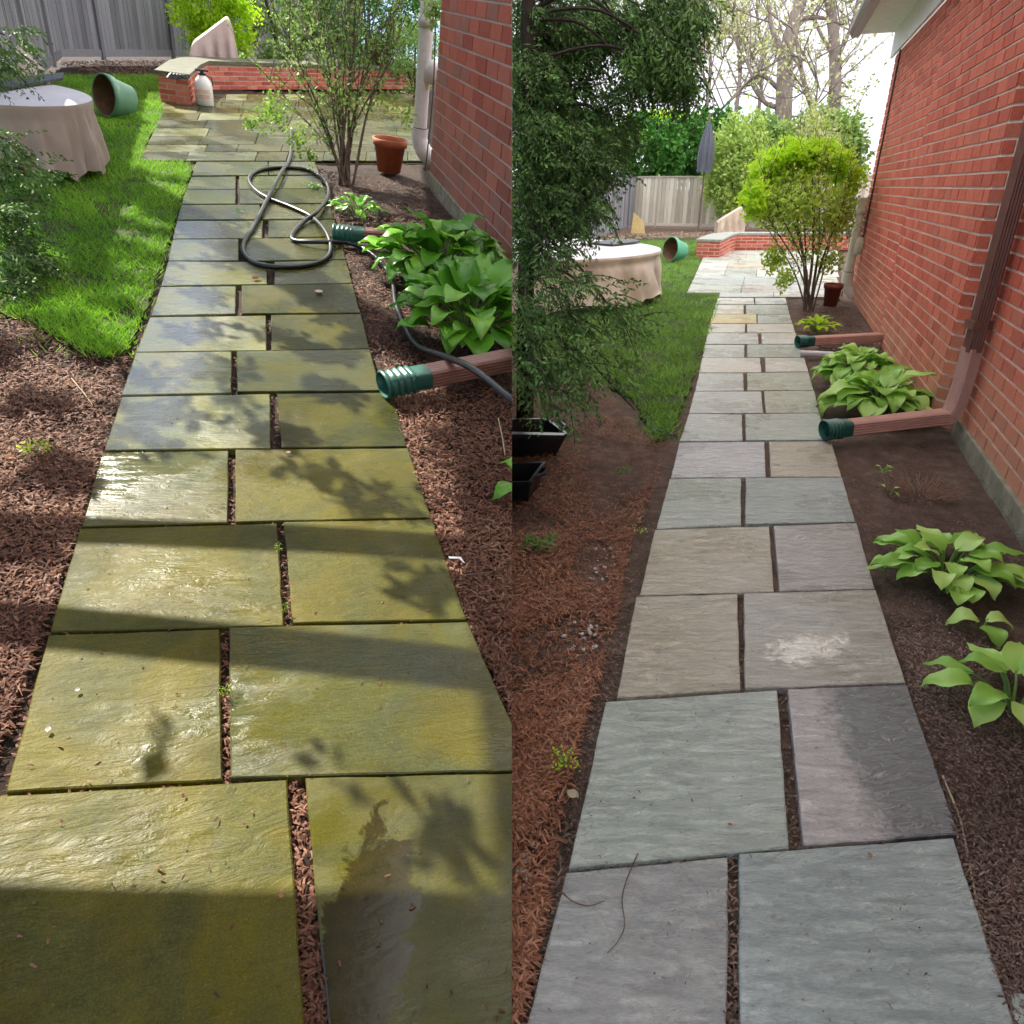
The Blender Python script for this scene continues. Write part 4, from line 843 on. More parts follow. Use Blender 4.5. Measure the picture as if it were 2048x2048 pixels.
def weed(side, u, v, px, n, label, mat, h=.04):
    p = gp(side, u, v); t = thing('weed', label, 'weed', side, (p.x, p.y, 0)); mb = MB(); ms = MB(); r = msize(side, p, px)
    for i in range(5): 
        a = U(0, 6.28); q = p + Vector((math.cos(a) * r * .7, math.sin(a) * r * .7, h)); ms.tube([p, (p + q) / 2 + Vector((0, 0, h * .4)), q], .0015, 4)
    for i in range(n):
        q = p + Vector((U(-1, 1) * r, U(-1, 1) * r * .8, U(.2, 1) * h)); leafquad(mb, q, rvec() + Vector((0, 0, .3)), Vector((0, 0, 1)), r * .35, r * .16)
    mb.build('leaves', mat, side, t); ms.build('stems', stemM, side, t)
ferny = hostaM
weed('L', 452, 1392, 10, 40, 'green weed growing in the joint of the third slab row', budM); weed('L', 558, 1105, 8, 24, 'green weed at the top of the joint with sunlit moss', budM); weed('L', 572, 1225, 7, 22, 'moss tuft at the foot of the joint above the shadow band', budM)
weed('L', 483, 425, 12, 30, 'dark green leafy sprig lying on the wet path left of the hose', hedgeM, .02); weed('L', 75, 905, 26, 70, 'low green weed in the mulch left of the mossy path', budM, .05); weed('L', 535, 655, 6, 16, 'tiny weed in a joint beside the shaded slabs', hedgeM, .02)
weed('R', 1078, 1096, 34, 90, 'ferny weed in the rust-coloured mulch', hedgeM, .05); weed('R', 1130, 1535, 26, 60, 'pale green ferny seedling in the mulch beside the big green slab', budM, .05); weed('R', 1245, 948, 18, 50, 'small green weed tuft below the lawn edge', hedgeM, .04); weed('R', 1278, 1066, 14, 30, 'yellowish tuft beside the clean path at the mulch edge', budM, .03)
# dead stalks
p = gp('R', 1838, 985); t = thing('dead_plant', 'clump of dead brown stalks on the soil in front of the near brick wall', 'dead plant', 'R', (p.x, p.y, 0)); mb = MB()
for i in range(170):
    a = U(0, 6.28); r = U(.1, 1) * msize('R', p, 62); q = p + Vector((math.cos(a) * r, math.sin(a) * r * .9, 0)); d = Vector((math.cos(a) * U(.2, 1), math.sin(a) * U(.2, 1), U(.05, .9))).normalized() * U(.04, .12); mb.tube([q, q + d * .5 + rvec() * .01, q + d], [.0025, .002, .001], 4, False)
mb.build('stalks', noisy('dead_stalks', [(.3, (.20, .10, .06)), (.7, (.42, .27, .19))], 30, .8, .2, .2), 'R', t)
# many-stemmed shrubs
def crownpts(side, base, dist, pts): return [dp(side, u, v, dist + U(-.5, .5)) for u, v in pts]
pL = gp('L', 690, 366); dL_ = (FL @ pL - CP).dot(CF)
tips = crownpts('L', pL, dL_ + .2, [(545, 10), (575, -60), (600, -90), (640, -120), (665, -100), (690, -140), (715, -120), (745, -110), (770, -60), (800, -20), (812, 30), (560, 100), (625, 60), (700, 30), (540, 160), (760, 60)])
shrub('L', pL, tips, 'shrub', 'tall many-stemmed shrub with thin spring leaves behind the hose', 'shrub', dullM, 3600, msize('L', pL, 9), .015)
def fl2(mb): 
    for (u, v, r, n) in ((545, 225, 42, 260), (598, 280, 30, 120), (620, 310, 18, 60), (505, 245, 25, 70), (760, 190, 45, 120), (810, 230, 30, 60)):
        c = dp('L', u, v, dL_ - .1 + U(0, .4)); q = msize('L', pL, r); cloudfol(mb, c, (q, q, q), n, msize('L', pL, 9), .1)
mb = MB(); fl2(mb); 
t = [o for o in THINGS if o.name.startswith('shrub')][-1]; mb.build('lower_foliage', leafmat('low_leaves', (.14, .26, .04), (.22, .38, .06), (.34, .50, .10), .5, .4), 'L', t)
pR = gp('R', 1617, 618); dR_ = (pR - CP).dot(CF)
tips = crownpts('R', pR, dR_, [(1500, 370), (1520, 330), (1545, 310), (1570, 295), (1600, 290), (1630, 285), (1655, 290), (1680, 310), (1700, 330), (1712, 360), (1505, 420), (1560, 350), (1640, 350), (1690, 400)])
def topf(mb):
    for (u, v, ru, rv, n) in ((1600, 312, 68, 32, 2600), (1530, 350, 38, 45, 1300), (1650, 315, 55, 32, 1800), (1690, 355, 38, 40, 900), (1510, 400, 22, 45, 600), (1570, 345, 60, 30, 1200)):
        c = dp('R', u, v, dR_ + U(-.2, .2)); cloudfol(mb, c, (msize('R', pR, ru), msize('R', pR, 60), msize('R', pR, rv)), int(n * 1.9), msize('R', pR, 9), .2, clump=90)
def midf(mb):
    for (u, v, ru, rv, n) in ((1600, 410, 85, 60, 1500), (1540, 420, 40, 40, 500), (1680, 430, 30, 50, 500), (1548, 520, 26, 30, 260), (1570, 560, 22, 24, 120), (1660, 520, 30, 30, 160)):
        c = dp('R', u, v, dR_ + U(-.3, .3)); cloudfol(mb, c, (msize('R', pR, ru), msize('R', pR, ru), msize('R', pR, rv)), int(n * 1.4), msize('R', pR, 9), .1)
shrub('R', pR, tips, 'shrub', 'trimmed many-stemmed shrub with a bright yellow-green rounded top', 'shrub', leafmat('young_shrub_leaves', (.32, .46, .06), (.48, .64, .10), (.66, .78, .20), .5, .45), 3000, msize('R', pR, 7), .013, midf, (budM, topf))
def vine(side, u, v, ru, rv, n, label, mat):
    p = gp(side, u, v + 200); D = dR_ + .7 if side == 'R' else dL_ + .2
    c = dp(side, u, v, D); q = c.copy(); t = thing('climbing_plant', label, 'climber', side, (c.x, c.y, 0)); mb = MB(); cloudfol(mb, c, (ru * D / FP, .15, rv * D / FP), n, .06, .1); mb.build('leaves', mat, side, t); ms = MB(); ms.tube(catmull([(c.x, c.y, 0), (c.x + .03, c.y, c.z * .5), c], 4), .008, 5); ms.build('stem', twigM, side, t)
vine('R', 1712, 440, 20, 55, 260, 'brownish climber on the far corner of the house beside the cream pipe', leafmat('climber_leaves', (.10, .10, .05), (.18, .15, .07), (.30, .24, .13)))
vine('L', 872, 20, 26, 40, 220, 'sparse climber at the top of the white drain pipe', dullM)
# background shrubs
def bush(side, u, v, D, ru, rv, rd, n, size, label, mat, zc=None, name='bush', cat='bush', clump=120, cone=None, group=None):
    c = dp(side, u, v, D); k = D / FP; t = thing(name, label, cat, side, (c.x, c.y, 0), group); mb = MB(); cloudfol(mb, c, (ru * k, rd, rv * k), n, size, .55, clump=clump); mb.build('foliage', mat, side, t)
    ms = MB()
    for _ in range(6): q = c + Vector((U(-.5, .5) * ru * k, U(-.3, .3) * rd, U(-.2, .4) * rv * k)); ms.tube(catmull([(c.x + U(-.1, .1), c.y, -.05), (c.lerp(q, .5).x, c.y, c.z * .5), q], 4), [.03] * 5 + [.02] * 4, 5, False)
    ms.build('stems', twigM, side, t); return t
bush('L', 432, 15, 13.2, 84, 88, .22, 9500, .07, 'bright yellow-green bush behind the pink chair cover', budM)
bush('L', 570, 40, 14.8, 90, 120, .8, 9000, .07, 'spring-green bush behind the low brick wall, left of the stems', dullM)
bush('L', 740, 30, 15.0, 150, 110, .8, 13000, .07, 'leafy dark green bush filling the back behind the many-stemmed shrub', hedgeM)
bush('L', 835, 110, 14.4, 60, 70, .5, 3500, .06, 'low green plants behind the wall by the drain pipe', dullM)
for i, (u, r) in enumerate(((1150, 90), (1290, 75), (1400, 95), (1520, 80), (1640, 90))):
    bush('R', u, 300 + (i % 2) * 14, 34 + i % 3, r, 75, 2.0, 5200, .28, ['dense dark hedge seen through the conifer, farthest left of the hedge row', 'glossy green hedge bush above the left end of the fence', 'leafy hedge bush beside the folded parasol', 'green bush behind the vase-shaped bush and the big trunk', 'hazy green bush at the right end, beside the house'][i], hedgeM if i < 3 else dullM, group='hedge row behind the fence')
bush('R', 1474, 340, 27, 64, 98, 1.2, 9000, .16, 'tall vase-shaped bush with fresh green tips in front of the fence', leafmat('vase_bush_leaves', (.24, .36, .07), (.38, .54, .12), (.60, .74, .22)), name='vase_bush', clump=260)
bush('R', 1620, 330, 33, 60, 100, 1.5, 2600, .2, 'light green young foliage between the two big trunks and the house', catM)
bush('R', 1330, 255, 40, 110, 30, 2, 2600, .3, 'pale yellow-green bush topping the hedge', budM)
# =================================================================== CONIFERS
t = thing('conifer', 'dark drooping conifer at the left of the clean garden, before the beige table cover', 'conifer tree', 'R', (.32, 4.9, 0))
def bl(u, v, D, ru, rv, n, d=(.35, -.1, -.55)):
    c = dp('R', u, v, D); k = D / FP; return (c, (ru * k, .35, rv * k), n, d)
CB = [bl(1055, 40, 4.6, 90, 90, 251), bl(1060, 180, 4.6, 80, 100, 304), bl(1070, 300, 4.5, 80, 90, 304), bl(1060, 420, 4.5, 60, 80, 198), bl(1130, 110, 4.8, 80, 90, 198), bl(1130, 300, 4.6, 70, 80, 198),
      bl(1160, 20, 4.8, 70, 60, 159), bl(1235, 40, 4.6, 60, 60, 106), bl(1300, 20, 4.4, 60, 50, 119, (.6, 0, -.4)), bl(1370, 25, 4.3, 40, 45, 79, (.5, 0, -.7)),
      bl(1290, 90, 4.3, 55, 45, 119, (.5, 0, -.7)), bl(1340, 110, 4.3, 40, 45, 79, (.3, 0, -.9)), bl(1270, 150, 4.4, 40, 40, 53), bl(1370, 150, 4.3, 22, 30, 28, (.2, 0, -1)), bl(1190, 200, 4.9, 60, 60, 53), bl(1150, 230, 4.9, 40, 40, 53),
      bl(1240, 245, 4.8, 50, 30, 31), bl(1170, 330, 4.5, 60, 70, 106), bl(1220, 290, 4.9, 30, 30, 21), bl(1110, 400, 4.5, 60, 50, 92), bl(1070, 500, 4.2, 60, 60, 31), bl(1165, 410, 4.4, 40, 40, 31),
      bl(1110, 560, 4.0, 60, 50, 31, (.6, -.2, -.2)), bl(1050, 620, 3.9, 50, 60, 46, (.6, -.2, -.3)), bl(1130, 640, 3.9, 60, 50, 36, (.7, -.2, -.3)), bl(1200, 600, 3.9, 50, 40, 17, (.7, -.2, -.3)), bl(1240, 640, 3.9, 40, 40, 13, (.7, -.2, -.4)),
      bl(1060, 720, 3.8, 50, 50, 46, (.6, -.2, -.4)), bl(1150, 720, 3.8, 60, 40, 23, (.8, -.2, -.3)), bl(1100, 780, 3.7, 50, 36, 21, (.7, -.2, -.4)), bl(1230, 735, 3.9, 36, 30, 8, (.8, 0, -.4)), bl(1270, 820, 3.9, 14, 20, 2)]
conifer_blobs('R', t, CB, [(.10, 5.2, -.05), (.10, 5.2, .8), (.10, 5.2, 1.6), (.10, 5.2, 2.4), (.10, 5.2, 3.4)])
t = thing('conifer', 'sparse conifer branches reaching in from the left edge over the lawn', 'conifer tree', 'L', (-3.6, 4.4, 0))
def bl2(u, v, D, ru, rv, n, d=(.8, 0, -.3)):
    c = dp('L', u, v, D); k = D / FP; return (c, (ru * k, .25, rv * k), n, d)
q0 = gp('L', -700, 560)
conifer_blobs('L', t, [bl2(10, 70, 4.6, 40, 18, 16), bl2(-50, 110, 4.6, 50, 40, 40), bl2(-10, 300, 4.3, 40, 50, 34), bl2(50, 340, 4.3, 20, 26, 12), bl2(-10, 420, 4.2, 46, 60, 60), bl2(10, 510, 4.1, 40, 40, 50), bl2(-20, 600, 4.0, 50, 50, 50), bl2(65, 600, 4.0, 14, 26, 6), bl2(60, 655, 4.0, 14, 34, 9, (.3, 0, -.9))],
    [(q0.x, q0.y, -.05), (q0.x + .02, q0.y, 1), (q0.x, q0.y, 2), (q0.x, q0.y, 3.2)])
# =================================================================== TALL TREES BEHIND THE RIGHT FENCE
def treeat(side, base, pts, r0, name, label, cat, limbs, nb, leafn, lm, lsize, spreadv=(2.5, 2, 3.5), twn=5, group=None):
    t = thing(name, label, cat, side, (base.x, base.y, 0), group); mt = MB(); n = len(pts); mt.tube(catmull(pts, 5), [r0 * (1 - .6 * i / (5 * n)) for i in range(5 * (n - 1) + 1)], 14, False); mt.build('trunk', barkM, side, t, True)
    ms = MB(); ml = MB(); ends = []
    for lp, lr in limbs:
        q = catmull(lp, 5); ms.tube(q, [lr * (1 - .7 * i / len(q)) for i in range(len(q))], 7, False); ends += q[4:]
    ends += [Vector(p) for p in catmull(pts, 5)[8:]]
    for _ in range(nb):
        a = random.choice(ends); v = Vector((U(-1, 1) * spreadv[0], U(-1, 1) * spreadv[1], U(-.1, 1) * spreadv[2])); b = a + v; m = a + v * .5 + rvec() * .3; q = catmull([a, m, b], 4); ms.tube(q, [.045 * (1 - .8 * i / len(q)) for i in range(len(q))], 4, False)
        for k in range(twn):
            a2 = random.choice(q[2:]); v2 = (v.normalized() + rvec() * .8 + Vector((0, 0, .3))) * U(.5, 1.6); tw = [a2, a2 + v2 * .5 + rvec() * .1, a2 + v2]; ms.tube(tw, [.014, .010, .005], 3, False)
            for _ in range(leafn): leafquad(ml, a2 + v2 * RR() + rvec() * .15, rvec(), rvec(), lsize * U(.6, 1.4), lsize * .6)
    ms.build('branches', barkM, side, t); 
    if ml.f: ml.build('foliage', lm, side, t)
    return t
D = 36
def P3(u, v, D=36): return dp('R', u, v, D)
b = gp('R', 1563, 440)
def base0(u, D): p = dp('R', u, 430, D); return Vector((p.x, p.y, -.1))
treeat('R', base0(1563, 36), [base0(1560, 36), P3(1563, 300), P3(1568, 200), P3(1572, 110), P3(1590, 40), P3(1612, -40), P3(1630, -160)], .50, 'tall_tree', 'big bare tree with a thick pale trunk rising behind the trimmed shrub', 'tree',
    [([P3(1555, 215), P3(1530, 205), P3(1505, 170), P3(1500, 140), P3(1460, 60)], .13), ([P3(1560, 180), P3(1520, 150), P3(1480, 180), P3(1440, 220), P3(1395, 235)], .12), ([P3(1575, 120), P3(1545, 60), P3(1535, -20)], .18), ([P3(1590, 40), P3(1640, 35), P3(1690, 50)], .14), ([P3(1568, 160), P3(1610, 120), P3(1640, 180)], .08)], 46, 2, catM, .22)
treeat('R', base0(1655, 39), [base0(1650, 39), P3(1662, 280, 39), P3(1670, 180, 39), P3(1668, 80, 39), P3(1655, -40, 39), P3(1650, -120, 39)], .42, 'tall_tree', 'second thick-trunked tree with ivy, nearer the house', 'tree',
    [([P3(1668, 130, 39), P3(1700, 60, 39), P3(1720, -20, 39)], .14), ([P3(1665, 110, 39), P3(1630, 40, 39), P3(1620, -40, 39)], .12)], 40, 9, catM, .22)
treeat('R', base0(1640, 33), [base0(1648, 33), P3(1645, 280, 33), P3(1625, 220, 33), P3(1605, 150, 33), P3(1590, 60, 33)], .17, 'slender_tree', 'slender leaning tree between the two thick trunks', 'tree', [], 18, 4, catM, .2)
for i, (u, Dd, lab) in enumerate(((1475, 44, 'thin budding tree left of the big pale trunk'), (1415, 46, 'thin budding tree above the folded parasol'), (1350, 48, 'thin budding tree seen past the tip of the conifer'), (1520, 50, 'faint slim tree close behind the big pale trunk'), (1260, 50, 'faint budding tree behind the conifer branches'))):
    treeat('R', base0(u, Dd), [base0(u, Dd), P3(u - 4, 250, Dd), P3(u + 6, 130, Dd), P3(u - 6, 20, Dd), P3(u, -90, Dd)], .15, 'slender_tree', lab, 'tree', [([P3(u, 200, Dd), P3(u + 30, 120, Dd), P3(u + 40, 20, Dd)], .06), ([P3(u, 170, Dd), P3(u - 30, 90, Dd), P3(u - 34, 0, Dd)], .06)], 46, 8, catM, .22, (2.2, 1.5, 3.2), 5, 'thin budding trees behind the hedge')
# folded parasol and wood offcut
p = gp('R', 1396, 462); t = thing('parasol', 'folded dark grey parasol standing in front of the hedge', 'parasol', 'R', (p.x, p.y, 0)); H1 = ht('R', p, 275); H0 = ht('R', p, 345)
prs = plain('grey_canvas', (.10, .11, .14), .8); rows = []
for k in range(9):
    f = k / 8; rr = (.05 + .22 * math.sin(min(1, f * 1.25) * math.pi * .62)); rows.append([Vector((p.x + math.cos(a) * rr * (1 + .2 * math.sin(a * 8)), p.y + math.sin(a) * rr * (1 + .2 * math.sin(a * 8)), H1 + .5 - f * (H1 + .5 - H0))) for a in [2 * math.pi * j / 48 for j in range(48)]])
mb = MB(); mb.grid(rows, None, True); mb.build('canopy', prs, 'R', t, True); mb = MB(); mb.tube([p, p + Vector((0, 0, H1 + .8))], .035, 10); mb.build('pole', gutM, 'R', t)
ywood = noisy('yellow_wood', [(.3, (.50, .38, .16)), (.7, (.66, .52, .26))], 8, .8, .2, .3)
a = gp('R', 1270, 467); mb = MB(); q = [Vector((a.x + x, a.y, z)) for x, z in ((-.15, 0), (.38, 0), (.30, .42), (.12, .55), (-.10, .72))]; mb.face(q); mb.face([v + Vector((0, .12, 0)) for v in q][::-1]); mb.grid([q, [v + Vector((0, .12, 0)) for v in q]], None, True)
tag(mb.build('wood_offcut', ywood, 'R'), 'yellow wooden offcut leaning in the fence corner', 'wood')
# blue barrel and black tubs at the seam edge of the clean garden
p = gp('R', 1026, 545); blueM = plain('blue_plastic', (.01, .16, .62), .35); mb = MB(); r = msize('R', p, 24); h = .42
mb.lathe([(.001, 0), (r * .8, 0), (r, h * .8), (r * 1.08, h * .82), (r * 1.08, h), (r * .98, h), (r * .8, .05), (.001, .05)], (p.x - .02, p.y, 0), 28); tag(mb.build('blue_bucket', blueM, 'R', None, True), 'bright blue bucket at the left edge behind the conifer', 'bucket')
blk2 = plain('black_tub_plastic', (.012, .013, .016), .3, .5)
def crate(c, sx, sy, h, rz, label, tilt=0):
    t = thing('nursery_tray', label, 'tray', 'R', c); M = Matrix.Translation(Vector(c)) @ Matrix.Rotation(rz, 4, 'Z') @ Matrix.Rotation(tilt, 4, 'Y')
    def ring(k, z): return [M @ Vector((x * sx / 2 * k, y * sy / 2 * k, z)) for x, y in ((-1, -1), (1, -1), (1, 1), (-1, 1))]
    mb = MB(); mb.grid([ring(.8, 0), ring(1, h - .02), ring(1.08, h - .02), ring(1.08, h), ring(.96, h), ring(.78, .01)], None, True); mb.face(ring(.78, .01)); mb.face(ring(.8, 0)[::-1]); mb.build('tray_body', blk2, 'R', t)
    mb = MB()
    for k in (-1, 1): 
        q = [M @ Vector((sx * .54 * k, -sy * .16, h - .01)), M @ Vector((sx * .66 * k, -sy * .12, h)), M @ Vector((sx * .66 * k, sy * .12, h)), M @ Vector((sx * .54 * k, sy * .16, h - .01))]
        m_ = MB(); m_.tube(q, .012, 6); m_.build('handle', blk2, 'R', t)
a = gp('R', 1058, 895); crate((a.x - .02, a.y, -.02), .40, .34, .17, .35, 'black plastic tub standing at the left edge below the conifer', .10)
a = gp('R', 1030, 980); crate((a.x - .02, a.y, -.02), .34, .30, .13, -.3, 'lower black plastic tub, nearer the viewer, at the left edge in the mulch', -.15)
a = gp('R', 1075, 868, .2); mb = MB(); b = gp('R', 1128, 862, .2); mb.beam((a.x - .3, a.y, .20), (b.x, b.y, .17), .05, .02); tag(mb.build('black_bar', blk2, 'R'), 'black flat bar lying across the top of the black tub', 'bar')
# =================================================================== OVERHANGING TREE OUTSIDE THE FRAME, SHADING THE MOSSY PATH
SL = (FLi.to_3x3() @ SUN).normalized()
def lift(u, v, smin=3.2):
    g = gp('L', u, v); s = smin
    while True:
        p = g + SL * s; uu, vv = proj('L', p)
        if vv < -90 or uu < -150: return p, s
        s += .3
shade = leafmat('overhead_leaves', (.03, .09, .02), (.06, .15, .03), (.10, .22, .05))
tb = gp('L', -1150, 1150); t = thing('overhanging_tree', 'large tree out of view on the left whose limbs and leaves shade the mossy path', 'tree', 'L', (tb.x, tb.y, 0))
mt = MB(); tp = [Vector((tb.x, tb.y, -.1)), Vector((tb.x, tb.y + .3, 2)), Vector((tb.x + .4, tb.y + .9, 4.2)), Vector((tb.x + .8, tb.y + 2.2, 6.5))]; mt.tube(catmull(tp, 4), .24, 12); mt.build('trunk', barkM, 'L', t, True)
def band(pts, half, smin=3.2, nm='limb'):
    P = [lift(u, v, smin) for u, v in pts]; sm = max(s for _, s in P); P = [gp('L', u, v) + SL * sm for u, v in pts]; g = gp('L', *pts[len(pts) // 2]); r = msize('L', g, half) * .95
    mb = MB(); mb.tube(catmull(P, 5), r, 12); mb.build(nm, barkM, 'L', t, True)
band([(-500, 1900), (0, 1915), (500, 1925), (1060, 1925)], 112)
band([(-400, 1225), (60, 1250), (460, 1288), (1060, 1352)], 46)
band([(-300, 1040), (150, 1058), (560, 1075), (960, 1100)], 34)
ml = MB(); ms = MB()
def shadeblob(u, v, ru, rv, n, size=.09, smin=3.5, clump=14):
    p, s = lift(u, v, smin); g = gp('L', u, v); gx = msize('L', g, ru); g2 = gp('L', u, v - rv); gy = (g2 - g).length; cloudfol(ml, p, (gx, gy, .12), n, size, .1, clump=clump)
    if v < 900: ms.tube(catmull([p + Vector((-gx, -.1, .1)), p, p + Vector((gx * .9, 0, .05))], 4), .006, 5)
random.seed(21)
for z in [(680, 1560, 50, 8, 8), (330, 1490, 40, 5, 4), (890, 1640, 60, 26, 24), (940, 1760, 40, 20, 16), 
          (330, 830, 110, 26, 130), (300, 760, 60, 16, 60), (430, 740, 90, 20, 110), (560, 860, 90, 22, 90), (400, 660, 90, 14, 90), (420, 590, 80, 12, 90), (590, 540, 80, 12, 90), (440, 520, 60, 9, 60), (520, 450, 80, 8, 60),
          (760, 1000, 110, 22, 90), (620, 940, 90, 12, 40), (860, 1180, 70, 20, 60), (640, 700, 110, 30, 260), (690, 620, 90, 26, 200), (560, 670, 60, 16, 60), (660, 780, 90, 22, 160), (470, 800, 60, 14, 40), (300, 880, 90, 14, 50)]: shadeblob(*z)
for z in [(260, 350, 110, 20, 420, .09), (140, 385, 100, 12, 220, .09), (330, 425, 60, 7, 90), (230, 445, 80, 6, 90), (160, 420, 90, 6, 110), (330, 466, 60, 6, 90), (200, 490, 110, 7, 150), (310, 520, 50, 6, 70), (150, 545, 90, 8, 110), (230, 610, 60, 12, 80), (120, 650, 60, 18, 110), (200, 700, 60, 16, 110), (60, 800, 90, 24, 140), (120, 950, 80, 30, 130), (30, 1080, 90, 30, 130), (-20, 700, 90, 40, 160),
          (900, 620, 110, 50, 380), (820, 520, 90, 30, 240), (960, 760, 70, 50, 200), (900, 880, 60, 50, 120), (980, 1000, 50, 40, 90), (760, 420, 90, 20, 160), (560, 400, 90, 14, 90), (440, 300, 120, 10, 60)]: shadeblob(*z)
# foliage that dapples the house wall
for k in range(34):
    f = U(0, .75); z0 = U(.2, 2.2); w0 = l1.lerp(l2, f); g = Vector((w0.x, w0.y, z0)); s = 3.5
    while True:
        p = g + SL * s; uu, vv = proj('L', p)
        if vv < -90 or s > 12: break
        s += .4
    cloudfol(ml, p, (U(.25, .5), U(.3, .6), .3), 110, .10, .1, clump=9)
ml.build('foliage', shade, 'L', t)
# =================================================================== GROUND LITTER, GRASS
random.seed(5)
def stuffobj(mb, name, mat, side, label, cat): o = mb.build(name, mat, side); tag(o, label, cat, None, 'stuff'); return o
def grassmb(P, n, h0, h1, wd, AV):
    xs = [p.x for p in P]; ys = [p.y for p in P]; x0, x1, y0, y1 = max(min(xs), -7), min(max(xs), 7), max(min(ys), 1), min(max(ys), 24); mb = MB(); k = 0
    while k < n:
        x = U(x0, x1); y = y0 + (y1 - y0) * RR() ** 1.5
        jj = .03 if RR() < .8 else .22
        if not inpoly(x + U(-jj, jj), y + U(-jj, jj), P) or inpoly(x - .015, y, AV) : continue
        pn = noise.noise(Vector((x * 1.6, y * 1.6, 3))); 
        if noise.noise(Vector((x * 3.1, y * 3.1, 9))) < -.28 and RR() < .75: continue
        h = U(h0, h1) * (1 + .4 * pn); a = U(0, 6.28); d = Vector((math.cos(a), math.sin(a), 0)) * wd; l = Vector((U(-.9, .9), U(-.9, .9), .8)) * h; p = Vector((x, y, -.01))
        mb.face([p - d, p + d, p + l], min(1, max(0, .5 + pn * .5 + U(-.35, .35)))); k += 1
    return mb
stuffobj(grassmb(LWL, 98000, .035, .07, .0042, [gp('L', *p) for p in (A1(-120, 1290), A0(385, 1700), A0(512, 1315), A0(632, 985), A0(735, 660), (372, 365), (385, 335), (377, 321), (276, 322), (326, 226), (320, 150), (900, 150), A1(2600, 2100), A1(-300, 2100))]), 'grass', grassL, 'L', 'short bright grass streaked with tree shadows left of the mossy path', 'grass')
stuffobj(grassmb(LWR, 94000, .04, .08, .006, [gp('R', *p) for p in (B0(600, 1800), B0(700, 1400), B0(765, 1180), B0(781, 1105), B0(655, 1104), B0(715, 985), B0(715, 900), (1800, 477), B0(1030, 1120), B0(1245, 1800))]), 'grass', grassR, 'R', 'soft green grass in even light left of the clean path', 'grass')
def litter(side, poly, n, l0, l1_, w0, w1, mat, label, cat='mulch', z0=-.022, z1=.004, clumpy=0, name='mulch'):
    xs = [p[0] for p in poly]; ys = [p[1] for p in poly]; mb = MB(); k = 0; a0, a1, b0, b1 = min(xs), max(xs), min(ys), max(ys)
    while k < n:
        u = U(a0, a1); v = U(b0, b1)
        if not inpoly(u, v, poly): continue
        p = gp(side, u, v); 
        cl = noise.noise(Vector((p.x * 2.2, p.y * 2.2, 7)))
        if clumpy and cl < -.05 and RR() < clumpy: continue
        a = U(0, 6.28); d = Vector((math.cos(a), math.sin(a), U(-.35, .35))); L_ = U(l0, l1_) * U(.6, 1); W = U(w0, w1); s = Vector((-math.sin(a), math.cos(a), U(-.6, .6))).normalized() * W / 2; up = Vector((0, 0, U(0, .25) * L_))
        p = Vector((p.x, p.y, U(z0, z1))); r = min(1, max(0, .45 + cl * .5 + U(-.45, .45)))
        n0 = len(mb.v); mb.v += [tuple(q) for q in (p - s, p + s, p + d * L_ * .5 + s + up, p + d * L_ * .5 - s + up, p + d * L_ + s * .5, p + d * L_ - s * .5)]
        mb.f += [(n0, n0 + 1, n0 + 2, n0 + 3), (n0 + 3, n0 + 2, n0 + 4, n0 + 5)]; mb.r += [r, r]; k += 1
    return stuffobj(mb, name, mat, side, label, cat)
litter('L', [(-200, 560), (60, 640), (150, 700), (260, 700), (205, 900), (85, 1250), (-10, 1500), (-200, 1700)], 26000, .012, .05, .003, .009, barkchip, 'reddish bark mulch in broken sunlight left of the mossy path', clumpy=.3)
litter('L', [(-1500, 560), (-200, 560), (-200, 1700), (-420, 2100), (-1500, 2100)], 14000, .015, .055, .004, .010, barkchip, 'bark mulch spreading left of the mossy path beyond the lawn corner', clumpy=.3)
litter('L', [(640, 345), (860, 360), (1060, 560), (1060, 1560), (1028, 1420), (935, 1240), (815, 900), (765, 760), (705, 560), (660, 440)], 26000, .012, .05, .003, .010, barkchip, 'dark and reddish bark mulch right of the mossy path', clumpy=.2)
litter('L', [(100, 122), (390, 116), (330, 152), (200, 152)], 2500, .03, .08, .01, .02, barkchip, 'dark mulch strip along the foot of the shaded fence')
litter('L', [(285, 620), (600, 620), (700, 700), (900, 1240), (1030, 1600), (1030, 2060), (-20, 2060), (30, 1480)], 26000, .01, .035, .003, .008, barkchip, 'bark crumbs lying in the joints of the mossy path', z0=-.030, z1=-.012)
litter('R', [(1024, 700), (1200, 770), (1290, 870), (1345, 870), (1305, 980), (1262, 1090), (1220, 1280), (1160, 1460), (1100, 1750), (1030, 2060), (980, 2060), (980, 700)], 34000, .012, .045, 0.002, .006, rustchip, 'rust-coloured conifer litter left of the clean path', clumpy=.75)
litter('R', [(1580, 600), (1690, 590), (1865, 845), (1915, 865), (2110, 1130), (2110, 2100), (2040, 2100), (1965, 1860), (1835, 1420), (1705, 990), (1640, 800), (1600, 680)], 30000, .004, .022, .002, .005, barkchipR, 'dark damp soil crumbs and bark right of the clean path', clumpy=.3)
litter('R', [(1600, 610), (1690, 600), (1800, 760), (1640, 700)], 2500, .02, .05, .01, .016, barkchipR, 'dark leaf litter around the foot of the trimmed shrub', name='leaf_litter')
litter('R', [(1024 + 150, 470), (1430, 462), (1430, 474), (1024 + 150, 480)], 1500, .05, .12, .02, .04, leafmat('dry_leaves', (.25, .17, .12), (.34, .25, .18), (.45, .35, .26), .8, 0), 'dry leaf strip along the foot of the pale fence', name='leaf_litter')
